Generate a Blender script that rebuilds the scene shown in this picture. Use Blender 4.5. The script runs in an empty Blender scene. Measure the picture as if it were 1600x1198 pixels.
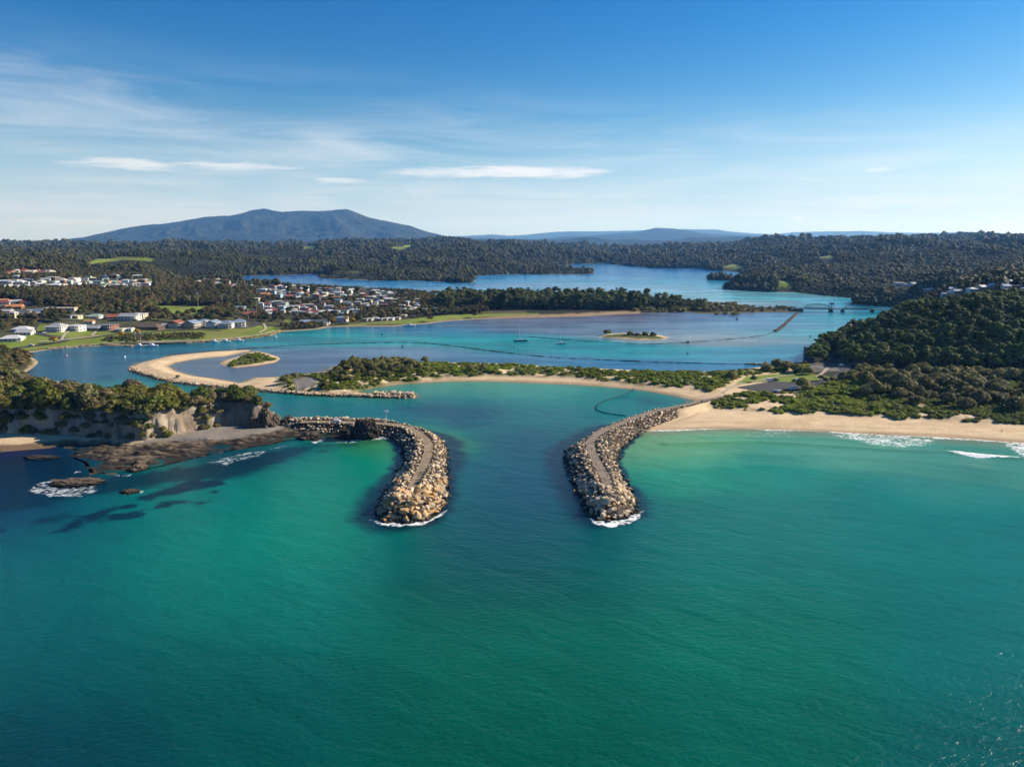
import bpy, bmesh, math, random
import numpy as np
from mathutils import Vector, Matrix

# ------------------------------------------------------------------ camera, world, sun, exposure
sc = bpy.context.scene
COL = sc.collection
R = math.radians
H = 100.0                     # drone height above the water
PITCH = R(11.55)
FPX = 1101.0                  # focal length in photo pixels (1600 wide)
cam = bpy.data.cameras.new('camera')
cam.sensor_width = 36.0
cam.lens = 36.0 * FPX / 1600.0
cam.clip_start = 1.0
cam.clip_end = 120000.0
camo = bpy.data.objects.new('camera', cam)
camo.location = (0, 0, H)
camo.rotation_euler = (math.pi / 2 - PITCH, 0, 0)
COL.objects.link(camo)
sc.camera = camo

HAZE = 0.000036
SUN_EL, SUN_AZ = R(28), R(70)       # azimuth measured from +Y towards +X
sun = bpy.data.lights.new('sun', 'SUN')
sun.energy = 5.0
sun.angle = R(0.5)
sun.color = (1.0, 0.90, 0.77)
suno = bpy.data.objects.new('sun', sun)
S = Vector((math.sin(SUN_AZ) * math.cos(SUN_EL), math.cos(SUN_AZ) * math.cos(SUN_EL), math.sin(SUN_EL)))
suno.rotation_euler = S.to_track_quat('Z', 'Y').to_euler()
COL.objects.link(suno)

sc.view_settings.view_transform = 'Standard'
sc.view_settings.look = 'None'
sc.view_settings.gamma = 1.0
sc.view_settings.use_curve_mapping = False
sc.view_settings.exposure = 0.85
sc.cycles.use_denoising = True
sc.cycles.max_bounces = 5
sc.cycles.diffuse_bounces = 2
sc.cycles.glossy_bounces = 2
sc.cycles.volume_bounces = 1
sc.cycles.transparent_max_bounces = 6
sc.cycles.sample_clamp_indirect = 4.0


class NT:
    """tiny helper to write node trees"""
    def __init__(s, tree):
        s.t = tree

    def n(s, typ, ins=None, **kw):
        nd = s.t.nodes.new(typ)
        for k, v in kw.items():
            setattr(nd, k, v)
        for k, v in (ins or {}).items():
            sock = nd.inputs[k]
            if isinstance(v, bpy.types.NodeSocket):
                s.t.links.new(v, sock)
            else:
                sock.default_value = v
        return nd

    def m(s, op, a, b=0.0, c=None, clamp=False):
        ins = {0: a, 1: b}
        if c is not None:
            ins[2] = c
        return s.n('ShaderNodeMath', ins, operation=op, use_clamp=clamp).outputs[0]

    def mix(s, f, a, b, mode='MIX'):
        nd = s.n('ShaderNodeMix', data_type='RGBA', blend_type=mode, clamp_factor=True)
        for i, v in ((0, f), (6, a), (7, b)):
            if isinstance(v, bpy.types.NodeSocket):
                s.t.links.new(v, nd.inputs[i])
            else:
                nd.inputs[i].default_value = v if i == 0 else (tuple(v) + (1.0,))[:4]
        return nd.outputs[2]

    def sstep(s, x, a, b):
        nd = s.n('ShaderNodeMapRange', {0: x, 1: a, 2: b, 3: 0.0, 4: 1.0}, interpolation_type='SMOOTHSTEP')
        return nd.outputs[0]

    def noise(s, vec, scale, detail=3.0, rough=0.55, dist=0.0):
        return s.n('ShaderNodeTexNoise', {'Vector': vec, 'Scale': scale, 'Detail': detail, 'Roughness': rough,
                                          'Distortion': dist}).outputs[0]

    def scaled(s, vec, v3):
        return s.n('ShaderNodeVectorMath', {0: vec, 1: v3}, operation='MULTIPLY').outputs[0]


world = bpy.data.worlds.new("World")
sc.world = world
world.use_nodes = True
world.node_tree.nodes.clear()
w = NT(world.node_tree)
sky = w.n('ShaderNodeTexSky', sky_type='NISHITA', sun_disc=False, sun_elevation=SUN_EL, sun_rotation=SUN_AZ,
          altitude=0.0, air_density=1.0, dust_density=0.6, ozone_density=3.5)
hsv = w.n('ShaderNodeHueSaturation', {'Hue': 0.5, 'Saturation': 1.38, 'Value': 1.0, 'Color': sky.outputs[0]})
tc = w.n('ShaderNodeTexCoord').outputs['Generated']
sep = w.n('ShaderNodeSeparateXYZ', {0: tc})
dx, dy, dz = sep.outputs
el = w.m('MULTIPLY', w.m('ARCSINE', dz), 57.29578)                     # elevation in degrees
az = w.m('MULTIPLY', w.m('ARCTAN2', dx, dy), 57.29578)
zz = w.m('MAXIMUM', dz, 0.03)
plane = w.n('ShaderNodeCombineXYZ', {0: w.m('DIVIDE', dx, zz), 1: w.m('DIVIDE', dy, zz), 2: 0.0}).outputs[0]
angv = w.n('ShaderNodeCombineXYZ', {0: w.m('MULTIPLY', az, 0.055), 1: w.m('MULTIPLY', el, 0.42), 2: 0.3}).outputs[0]
cir1 = w.noise(w.scaled(plane, (0.30, 0.85, 1)), 0.55, 7, 0.62, 0.6)
cir2 = w.noise(angv, 1.0, 7, 0.62, 0.8)
cirm = w.m('ADD', w.m('MULTIPLY', cir1, 0.35), w.m('MULTIPLY', cir2, 0.65))
# a veil of cirrus whose upper edge falls from left to right
edge = w.m('SUBTRACT', 9.8, w.m('MULTIPLY', az, 0.07))
veil = w.m('MULTIPLY', w.sstep(w.m('SUBTRACT', edge, el), -2.5, 4.5), w.sstep(cirm, 0.36, 0.72))
veil = w.m('MULTIPLY', veil, 0.50)


def lens(a0, e0, ra, re, seed, amt):
    """lenticular cloud: a soft long ellipse in the sky with a ragged edge"""
    nz = w.noise(w.n('ShaderNodeVectorMath', {0: angv, 1: (seed, seed * 0.7, 0)}, operation='ADD').outputs[0], 5.5, 7, 0.66, 1.0)
    da = w.m('DIVIDE', w.m('SUBTRACT', az, a0), ra)
    de = w.m('DIVIDE', w.m('SUBTRACT', el, e0), re)
    r2 = w.m('SQRT', w.m('ADD', w.m('MULTIPLY', da, da), w.m('MULTIPLY', de, de)))
    r2 = w.m('ADD', r2, w.m('MULTIPLY', w.m('SUBTRACT', nz, 0.5), 2.3))
    return w.m('MULTIPLY', w.m('SUBTRACT', 1.0, w.sstep(r2, 0.1, 1.15)), amt)


clouds = veil
for args in ((0.2, 5.15, 8.0, 0.62, 1.3, 0.95), (4.6, 5.1, 3.6, 0.5, 7.9, 0.9), (-6.5, 5.05, 4.0, 0.4, 4.1, 0.7),
             (-27.5, 5.1, 4.5, 0.55, 2.2, 0.8), (-20.5, 5.2, 5.5, 0.38, 3.3, 0.7), (-32.0, 1.25, 6.0, 0.38, 5.7, 0.5),
             (26.5, 4.8, 1.4, 0.25, 8.8, 0.7), (28.0, 2.6, 11.0, 0.7, 6.1, 0.42), (21.5, 1.5, 0.8, 0.18, 9.4, 0.7), (-13.5, 4.4, 2.4, 0.3, 3.9, 0.6)):
    clouds = w.m('MAXIMUM', clouds, lens(*args))
horiz = w.m('MULTIPLY', w.m('SUBTRACT', 1.0, w.sstep(el, -1.0, 9.0)), 0.80)
deep = w.mix(w.sstep(el, 3.0, 19.0), (1.0, 1.0, 1.0), (0.13, 0.70, 0.98))
skyc = w.mix(1.0, hsv.outputs[0], deep, 'MULTIPLY')
skyc = w.mix(horiz, skyc, (4.6, 6.5, 9.2))
skyc = w.mix(clouds, skyc, (8.4, 8.8, 9.4))
bg = w.n('ShaderNodeBackground', {'Color': skyc, 'Strength': 0.061})
w.t.links.new(bg.outputs[0], w.n('ShaderNodeOutputWorld').inputs[0])

# ------------------------------------------------------------------ small helpers
rnd = random.Random(11)
rng = np.random.default_rng(5)


def s2l(r, g, b):
    return tuple(((c / 255) / 12.92 if c <= 10 else ((c / 255 + 0.055) / 1.055) ** 2.4) for c in (r, g, b))


CP, SP = math.cos(PITCH), math.sin(PITCH)


def G(px, py, z=0.0):
    """the point at height z that the photograph shows at pixel (px, py)"""
    px, py = np.asarray(px, float), np.asarray(py, float)
    a, b = (px - 800) / FPX, (599 - py) / FPX
    Dy, Dz = CP + b * SP, -SP + b * CP
    t = (z - H) / Dz
    return a * t, Dy * t


def proj(x, y, z):
    dzz = z - H
    depth = y * CP - dzz * SP
    return 800 + FPX * x / depth, 599 - FPX * (y * SP + dzz * CP) / depth


def P(pts, z=0.0):
    a = np.array(pts, float)
    x, y = G(a[:, 0], a[:, 1], z)
    return np.stack([x, y], 1)


def sstep(a, b, x):
    t = np.clip((x - a) / (b - a), 0, 1)
    return t * t * (3 - 2 * t)


def poly_sd(poly, x, y, closed=True):
    """signed distance to a polygon, positive inside (or plain distance to an open line, negative)"""
    x = np.asarray(x, np.float64); y = np.asarray(y, np.float64)
    d2 = np.full(x.shape, 1e18)
    ins = np.zeros(x.shape, bool)
    n = len(poly)
    for i in range(n if closed else n - 1):
        ax, ay = poly[i]; bx, by = poly[(i + 1) % n]
        ex, ey = bx - ax, by - ay
        wx, wy = x - ax, y - ay
        t = np.clip((wx * ex + wy * ey) / (ex * ex + ey * ey + 1e-12), 0, 1)
        qx, qy = wx - ex * t, wy - ey * t
        np.minimum(d2, qx * qx + qy * qy, out=d2)
        if closed:
            c = (ay > y) != (by > y)
            if ey != 0:
                ins ^= c & (x < ax + (y - ay) * (ex / ey))
    d = np.sqrt(d2)
    return np.where(ins, d, -d)


def in_poly(poly, x, y):
    ins = np.zeros(np.shape(x), bool)
    n = len(poly)
    for i in range(n):
        ax, ay = poly[i]; bx, by = poly[(i + 1) % n]
        if ay != by:
            ins ^= ((ay > y) != (by > y)) & (x < ax + (y - ay) * (bx - ax) / (by - ay))
    return ins


def _hash(ix, iy, seed):
    h = (ix.astype(np.int64) * 374761393 + iy.astype(np.int64) * 668265263 + seed * 974711) & 0x7fffffff
    h = ((h ^ (h >> 13)) * 1274126177) & 0x7fffffff
    return ((h ^ (h >> 16)) & 0xffff) / 65535.0


def vnoise(x, y, seed=0):
    ix, iy = np.floor(x), np.floor(y)
    fx, fy = x - ix, y - iy
    fx = fx * fx * (3 - 2 * fx); fy = fy * fy * (3 - 2 * fy)
    a, b = _hash(ix, iy, seed), _hash(ix + 1, iy, seed)
    c, d = _hash(ix, iy + 1, seed), _hash(ix + 1, iy + 1, seed)
    return a + (b - a) * fx + (c - a) * fy + (a - b - c + d) * fx * fy


def fbm(x, y, seed=0, oct=4):
    v, amp, tot = 0.0, 1.0, 0.0
    for k in range(oct):
        v = v + amp * vnoise(x * 2 ** k, y * 2 ** k, seed + k * 17)
        tot += amp; amp *= 0.5
    return v / tot


def spline(pts, n=6):
    """Catmull-Rom through the points"""
    p = np.array(pts, float)
    q = np.vstack([2 * p[0] - p[1], p, 2 * p[-1] - p[-2]])
    out = []
    for i in range(len(p) - 1):
        a, b, c, d = q[i], q[i + 1], q[i + 2], q[i + 3]
        for t in np.linspace(0, 1, n, endpoint=False):
            out.append(0.5 * (2 * b + (c - a) * t + (2 * a - 5 * b + 4 * c - d) * t * t + (3 * b - a - 3 * c + d) * t ** 3))
    out.append(p[-1])
    return np.array(out)


# ---- objects
def tag(o, label=None, cat=None, group=None, kind=None):
    for k, v in (('label', label), ('category', cat), ('group', group), ('kind', kind)):
        if v:
            o[k] = v
    return o


def link(name, data, parent=None, loc=None, rz=0.0, scale=None):
    o = bpy.data.objects.new(name, data)
    COL.objects.link(o)
    if parent is not None:
        o.parent = parent
    if loc is not None:
        o.location = loc
    if rz:
        o.rotation_euler = (0, 0, rz)
    if scale is not None:
        o.scale = scale
    return o


def empty(name, loc, rz=0.0):
    o = link(name, None, None, loc, rz)
    o.empty_display_size = 1.0
    return o


def copy_tree(o, parent=None):
    c = o.copy(); COL.objects.link(c)
    if parent is not None:
        c.parent = parent
    for ch in list(o.children):
        copy_tree(ch, c)
    return c


def fast_mesh(name, verts, quads, mat=None, smooth=True, cols=None, attrs=None):
    """mesh from arrays: verts (n,3), quads (m,4) or (m,3)"""
    me = bpy.data.meshes.new(name)
    verts = np.ascontiguousarray(verts, np.float32); quads = np.ascontiguousarray(quads, np.int32)
    k = quads.shape[1]
    me.vertices.add(len(verts)); me.vertices.foreach_set('co', verts.ravel())
    me.loops.add(quads.size); me.loops.foreach_set('vertex_index', quads.ravel())
    me.polygons.add(len(quads))
    me.polygons.foreach_set('loop_start', np.arange(0, quads.size, k, dtype=np.int32))
    me.polygons.foreach_set('use_smooth', np.full(len(quads), smooth, bool))
    me.update(calc_edges=True)
    if cols is not None:
        a = me.attributes.new('Col', 'FLOAT_COLOR', 'POINT')
        c4 = np.ones((len(verts), 4), np.float32); c4[:, :3] = cols
        a.data.foreach_set('color', c4.ravel())
    for nm, arr in (attrs or {}).items():
        a = me.attributes.new(nm, 'FLOAT', 'POINT')
        a.data.foreach_set('value', np.ascontiguousarray(arr, np.float32))
    if mat is not None:
        me.materials.append(mat)
    return me


class MB:
    """mesh builder: boxes, prisms, tubes collected into ONE mesh object"""
    def __init__(s):
        s.v, s.f = [], []

    def add(s, vs, fs):
        o = len(s.v)
        s.v += [tuple(p) for p in vs]
        s.f += [tuple(i + o for i in f) for f in fs]
        return s

    def box(s, x0, x1, y0, y1, z0, z1):
        return s.add([(x0, y0, z0), (x1, y0, z0), (x1, y1, z0), (x0, y1, z0), (x0, y0, z1), (x1, y0, z1), (x1, y1, z1), (x0, y1, z1)],
                     [(3, 2, 1, 0), (4, 5, 6, 7), (0, 1, 5, 4), (1, 2, 6, 5), (2, 3, 7, 6), (3, 0, 4, 7)])

    def tube(s, a, b, r, r2=None, n=6):
        a, b = Vector(a), Vector(b); r2 = r if r2 is None else r2
        d = (b - a).normalized()
        u = d.orthogonal().normalized(); v = d.cross(u)
        vs = []
        for p, q in ((a, r), (b, r2)):
            for i in range(n):
                t = 2 * math.pi * i / n
                vs.append(p + u * (math.cos(t) * q) + v * (math.sin(t) * q))
        fs = [(i, (i + 1) % n, n + (i + 1) % n, n + i) for i in range(n)] + [tuple(range(n - 1, -1, -1)), tuple(range(n, 2 * n))]
        return s.add(vs, fs)

    def mesh(s, name, mat):
        me = bpy.data.meshes.new(name)
        me.from_pydata(s.v, [], s.f)
        me.materials.append(mat)
        return me

    def obj(s, name, mat, parent=None, loc=None, rz=0.0):
        return link(name, s.mesh(name, mat), parent, loc, rz)


def material(name, col, rough=0.7, spec=0.3, var=0.0, scale=1.0, bump=0.0, bscale=2.0, col2=None, metal=0.0, rand=0.0):
    """plain procedural material: colour, noise variation, bump, per-object variation"""
    m = bpy.data.materials.new(name)
    m.use_nodes = True
    t = NT(m.node_tree)
    bs = m.node_tree.nodes['Principled BSDF']
    bs.inputs['Roughness'].default_value = rough
    bs.inputs['Specular IOR Level'].default_value = spec
    bs.inputs['Metallic'].default_value = metal
    pos = t.n('ShaderNodeTexCoord').outputs['Object']
    c = t.mix(0.0, col, col)
    if var or col2:
        nz = t.noise(pos, scale, 4, 0.6)
        c2 = col2 or tuple(x * (1 - var) for x in col)
        c = t.mix(t.sstep(nz, 0.35, 0.65), col, c2)
    if rand:
        oi = t.n('ShaderNodeObjectInfo').outputs['Random']
        c = t.mix(1.0, c, t.n('ShaderNodeCombineColor', {0: t.m('MULTIPLY_ADD', oi, rand, 1 - rand / 2), 1: t.m('MULTIPLY_ADD', oi, rand, 1 - rand / 2),
                                                          2: t.m('MULTIPLY_ADD', oi, rand, 1 - rand / 2)}).outputs[0], 'MULTIPLY')
    m.node_tree.links.new(c, bs.inputs['Base Color'])
    if bump:
        b = t.n('ShaderNodeBump', {'Height': t.noise(pos, bscale, 5, 0.6), 'Strength': bump, 'Distance': 0.3})
        m.node_tree.links.new(b.outputs[0], bs.inputs['Normal'])
    return m


def foliage(name, cols, var=0.5):
    """leaf material: every plant gets a colour of its own from the ramp, leaf clumps vary within it"""
    m = bpy.data.materials.new(name)
    m.use_nodes = True
    t = NT(m.node_tree)
    bs = m.node_tree.nodes['Principled BSDF']
    bs.inputs['Roughness'].default_value = 0.65
    bs.inputs['Specular IOR Level'].default_value = 0.18
    oi = t.n('ShaderNodeObjectInfo').outputs['Random']
    ramp = t.n('ShaderNodeValToRGB', {0: oi})
    cr = ramp.color_ramp
    cr.elements[0].position = 0.0; cr.elements[0].color = tuple(cols[0]) + (1,)
    cr.elements[1].position = 1.0; cr.elements[1].color = tuple(cols[-1]) + (1,)
    for i, c in enumerate(cols[1:-1]):
        e = cr.elements.new((i + 1) / (len(cols) - 1)); e.color = tuple(c) + (1,)
    isl = t.n('ShaderNodeNewGeometry').outputs['Random Per Island']
    k = t.m('MULTIPLY_ADD', isl, var, 1.0 - var * 0.5)
    loc = t.n('ShaderNodeObjectInfo').outputs['Location']
    k = t.m('MULTIPLY', k, t.m('MULTIPLY_ADD', t.sstep(t.noise(loc, 0.009, 4, 0.6), 0.32, 0.68), 0.6, 0.70))
    c = t.mix(1.0, ramp.outputs[0], t.n('ShaderNodeCombineColor', {0: k, 1: k, 2: k}).outputs[0], 'MULTIPLY')
    m.node_tree.links.new(c, bs.inputs['Base Color'])
    tl = t.n('ShaderNodeBsdfTranslucent', {'Color': t.mix(1.0, c, (1.25, 1.3, 0.8), 'MULTIPLY')})
    mx = t.n('ShaderNodeMixShader', {0: 0.28, 1: bs.outputs[0], 2: tl.outputs[0]})
    m.node_tree.links.new(mx.outputs[0], m.node_tree.nodes['Material Output'].inputs[0])
    return m


# ------------------------------------------------------------------ the plan of the coast, traced on the water level
FRONT_LEFT = [(-700, 720), (-150, 712), (0, 706), (50, 702), (95, 698), (118, 704), (108, 714), (130, 724), (140, 741), (180, 740), (228, 734),
              (262, 727), (300, 717), (345, 707), (395, 699), (425, 695), (445, 690), (470, 686), (492, 690), (515, 684), (545, 689), (560, 684), (600, 681)]
BACK_HEAD = [(600, 659), (560, 657), (500, 656), (440, 655), (400, 651), (300, 648), (200, 646), (130, 641), (90, 633), (62, 624), (45, 610), (34, 598),
             (22, 589), (36, 584), (52, 574), (60, 566), (55, 561), (46, 557), (38, 552)]
TOWN_SHORE = [(70, 547), (100, 544), (125, 542), (160, 540), (205, 541), (250, 538), (292, 536), (330, 534), (400, 528), (425, 524), (440, 518), (470, 516),
              (500, 514), (512, 511), (550, 510), (617, 510), (645, 507), (665, 506), (695, 502), (737, 499), (775, 497.5), (850, 496), (912, 494),
              (975, 490.5), (1025, 488.5), (1072, 487.5), (1095, 490), (1150, 489.5), (1200, 488), (1230, 488), (1253, 487.5)]
SPIT_BACK = [(1255, 482.5), (1230, 481.5), (1180, 480), (1110, 476), (1050, 473), (980, 471), (900, 469.5), (820, 468), (740, 464), (660, 459), (600, 456),
             (540, 453), (480, 449), (430, 444), (390, 440), (360, 434)]
FAR_SHORE = [(367, 431.5), (405, 430), (447, 430), (490, 428), (500, 429), (499, 435), (560, 437), (577, 439), (652, 438.5), (700, 441), (715, 442.3), (738, 441.5), (743, 439),
             (735, 433), (742, 431), (790, 429), (814, 428.5), (870, 428.8), (919, 428.5), (930, 426.5), (920, 424.5), (850, 421), (842, 417.5), (895, 412.5), (934, 411.5),
             (953, 411), (956, 413), (987, 416), (1022, 419), (1062, 419), (1100, 420), (1106, 422), (1150, 424.5), (1160, 430), (1148, 438), (1140, 445), (1127, 451), (1150, 453), (1200, 456),
             (1240, 457), (1271, 460), (1300, 463), (1336, 466), (1340, 470), (1328, 474), (1335, 476), (1372, 478), (1420, 480), (1440, 484)]
HILL_SHORE = [(1430, 490), (1390, 494), (1350, 505), (1318, 520), (1290, 535), (1272, 548), (1266, 557), (1262, 566)]
SPIT_TOP = [(1238, 566), (1215, 568), (1190, 573), (1150, 578), (1095, 581), (1025, 580.5), (950, 576), (875, 573.5), (800, 568.5), (740, 567), (675, 566), (600, 564),
            (560, 566), (535, 570), (520, 573), (508, 580), (475, 585), (440, 589), (400, 590), (386, 595), (375, 598.5), (337, 592), (300, 587), (275, 580), (262, 572), (275, 566),
            (312, 560), (350, 557), (392, 548.5), (388, 546.5), (330, 549.5), (268, 555.5), (240, 562), (215, 568), (204, 574)]
WALL_FRONT = [(210, 579), (230, 585.5), (262, 594), (300, 600), (350, 605), (400, 609), (450, 614), (500, 618), (560, 620), (620, 622.5), (648, 622)]
BAY_BEACH = [(650, 618), (610, 616.5), (575, 614.5), (556, 613), (566, 609), (590, 604.5), (620, 600.5), (660, 597.5), (700, 595.5), (760, 595), (800, 596.5), (850, 598.5),
             (900, 600.5), (950, 604), (1000, 608.5), (1050, 617), (1093, 627)]
RIGHT_BEACH = [(1075, 640), (1040, 655), (1000, 673), (1040, 671.5), (1100, 670), (1170, 670), (1240, 672), (1300, 674.5), (1380, 679), (1450, 682), (1500, 685), (1600, 692),
               (1750, 703), (2200, 730)]
WATER = P(FRONT_LEFT + BACK_HEAD + TOWN_SHORE + SPIT_BACK + FAR_SHORE + HILL_SHORE + SPIT_TOP + WALL_FRONT + BAY_BEACH + RIGHT_BEACH + [(3200, 800), (3200, 3000), (-2400, 3000), (-2400, 760)])
ISLES = [P([(343, 567), (352, 562), (372, 557), (385, 551.5), (402, 548.5), (418, 552), (434, 557), (438, 561), (430, 566.5), (400, 571.5), (368, 574.5), (350, 572)]),
         P([(934, 526), (950, 521.5), (975, 520.5), (1000, 521), (1030, 523.5), (1046, 527), (1040, 530), (1000, 531.5), (965, 528.5)]),
         P([(1103, 436.5), (1112, 434), (1130, 434), (1146, 436), (1144, 438.5), (1120, 438)])]
PLATEAU = P([(-500, 686), (-150, 684), (0, 682), (32, 680), (82, 682), (125, 684), (175, 688), (225, 692), (262, 688), (285, 684), (300, 680), (325, 675), (345, 671),
             (400, 670), (428, 667), (441, 662), (436, 658), (400, 655), (300, 652), (200, 650), (130, 646), (90, 639), (62, 630), (30, 612), (0, 602), (-500, 600)])
SHELF = P([(95, 697), (118, 690), (175, 694), (225, 698), (270, 693), (330, 690), (400, 683), (450, 672), (470, 666), (560, 668), (600, 680), (560, 690), (445, 692), (395, 702), (345, 710), (262, 730), (140, 745), (105, 714)])
PEBBLE = P([(262, 690), (300, 681), (345, 672), (400, 671), (440, 665), (470, 668), (430, 676), (400, 683), (350, 688), (300, 692)])
VEG_D = P([(436, 600), (440, 588), (466, 586), (510, 584), (524, 575), (545, 567), (600, 565), (700, 567), (800, 570), (900, 576), (1000, 582), (1095, 583), (1150, 579.5), (1200, 577),
           (1255, 576), (1290, 581), (1302, 585), (1230, 585), (1172, 588), (1150, 598), (1130, 607), (1112, 612), (1060, 606), (1000, 601), (940, 595.5), (900, 591), (850, 588.5), (800, 587),
           (750, 586.5), (700, 589), (650, 593), (610, 596.5), (585, 602), (560, 608), (540, 612), (500, 612), (440, 606)], 2)
PAD = P([(459, 595.5), (481, 592), (495, 598), (491, 606.5), (460, 609)], 1.5)
VEG_R = P([(1108, 634), (1132, 621), (1160, 614.5), (1207, 617), (1245, 614), (1290, 600), (1312, 591), (1400, 588), (1700, 598), (1900, 620), (1900, 690), (1700, 671), (1600, 662), (1500, 656), (1400, 651.5),
           (1330, 647), (1290, 644), (1240, 644), (1200, 642), (1150, 638)], 3)
SANDHOLE = P([(1165, 630), (1190, 624), (1230, 628), (1236, 634), (1200, 638), (1172, 637)], 4)
LAWN = P([(1148, 601), (1166, 588), (1230, 583), (1262, 585), (1290, 590), (1314, 597), (1290, 599), (1215, 599), (1200, 595)], 3)
CARPARK = P([(1151, 605), (1185, 599.5), (1215, 596.5), (1252, 598.5), (1290, 597.5), (1312, 598.5), (1262, 607), (1246, 612), (1207, 615), (1180, 610.5)], 3)
VEG_F = P([(354, 568), (372, 560), (386, 555), (402, 551), (416, 554), (430, 559), (432, 562), (405, 567), (372, 571), (358, 571)], 1)
VEG_G = P([(938, 525.5), (950, 523), (975, 522.5), (1000, 522.5), (1025, 524.5), (1038, 527), (1030, 528.5), (1000, 529), (970, 526.5)], 1)
# bright grass: banks of the town foreshore, playing field, far paddocks (photo pixels, hit on the terrain later)
GRASS_PX = [
    [(0, 530), (40, 520), (60, 505), (110, 515), (180, 518), (250, 518), (330, 514), (400, 508), (440, 511), (436, 519), (400, 527), (330, 532.5), (260, 535), (160, 537.5), (70, 543), (40, 549), (0, 545)],
    [(243, 478), (275, 477.5), (330, 478), (352, 483), (330, 490), (270, 493), (250, 487)],
    [(510, 509.5), (560, 505), (620, 501), (660, 496), (700, 492), (760, 490), (840, 489.5), (842, 491.5), (760, 494.5), (700, 500), (640, 506), (560, 508.5)],
    [(132, 410), (150, 405), (185, 401), (215, 402), (240, 405), (236, 409), (190, 406.5), (165, 409), (140, 412)],
    [(205, 437), (216, 433), (225, 437), (224, 444), (208, 444)], [(228, 436), (240, 434), (238, 444), (229, 443)],
    [(466, 387), (478, 384), (498, 385), (496, 389), (475, 390)], [(612, 388), (630, 383), (645, 380.5), (650, 383), (642, 388.5), (625, 391)],
    [(1128, 418), (1145, 412), (1160, 415), (1165, 421), (1150, 422), (1132, 420)], [(1172, 411), (1190, 413.5), (1200, 417), (1182, 414)],
    [(1212, 441), (1222, 438.5), (1240, 441), (1238, 448), (1218, 449)], [(1243, 418), (1258, 412), (1270, 416), (1250, 418)], [(1272, 405), (1280, 401), (1306, 399.5), (1300, 403)],
    [(444, 500), (452, 497), (458, 501), (450, 504)], [(120, 497), (150, 498), (140, 502), (100, 500)],
    [(538, 446), (546, 444), (548, 449), (540, 450)], [(790, 425), (795, 423), (798, 427), (791, 428)], [(802, 424), (810, 424), (808, 427)]]

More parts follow.
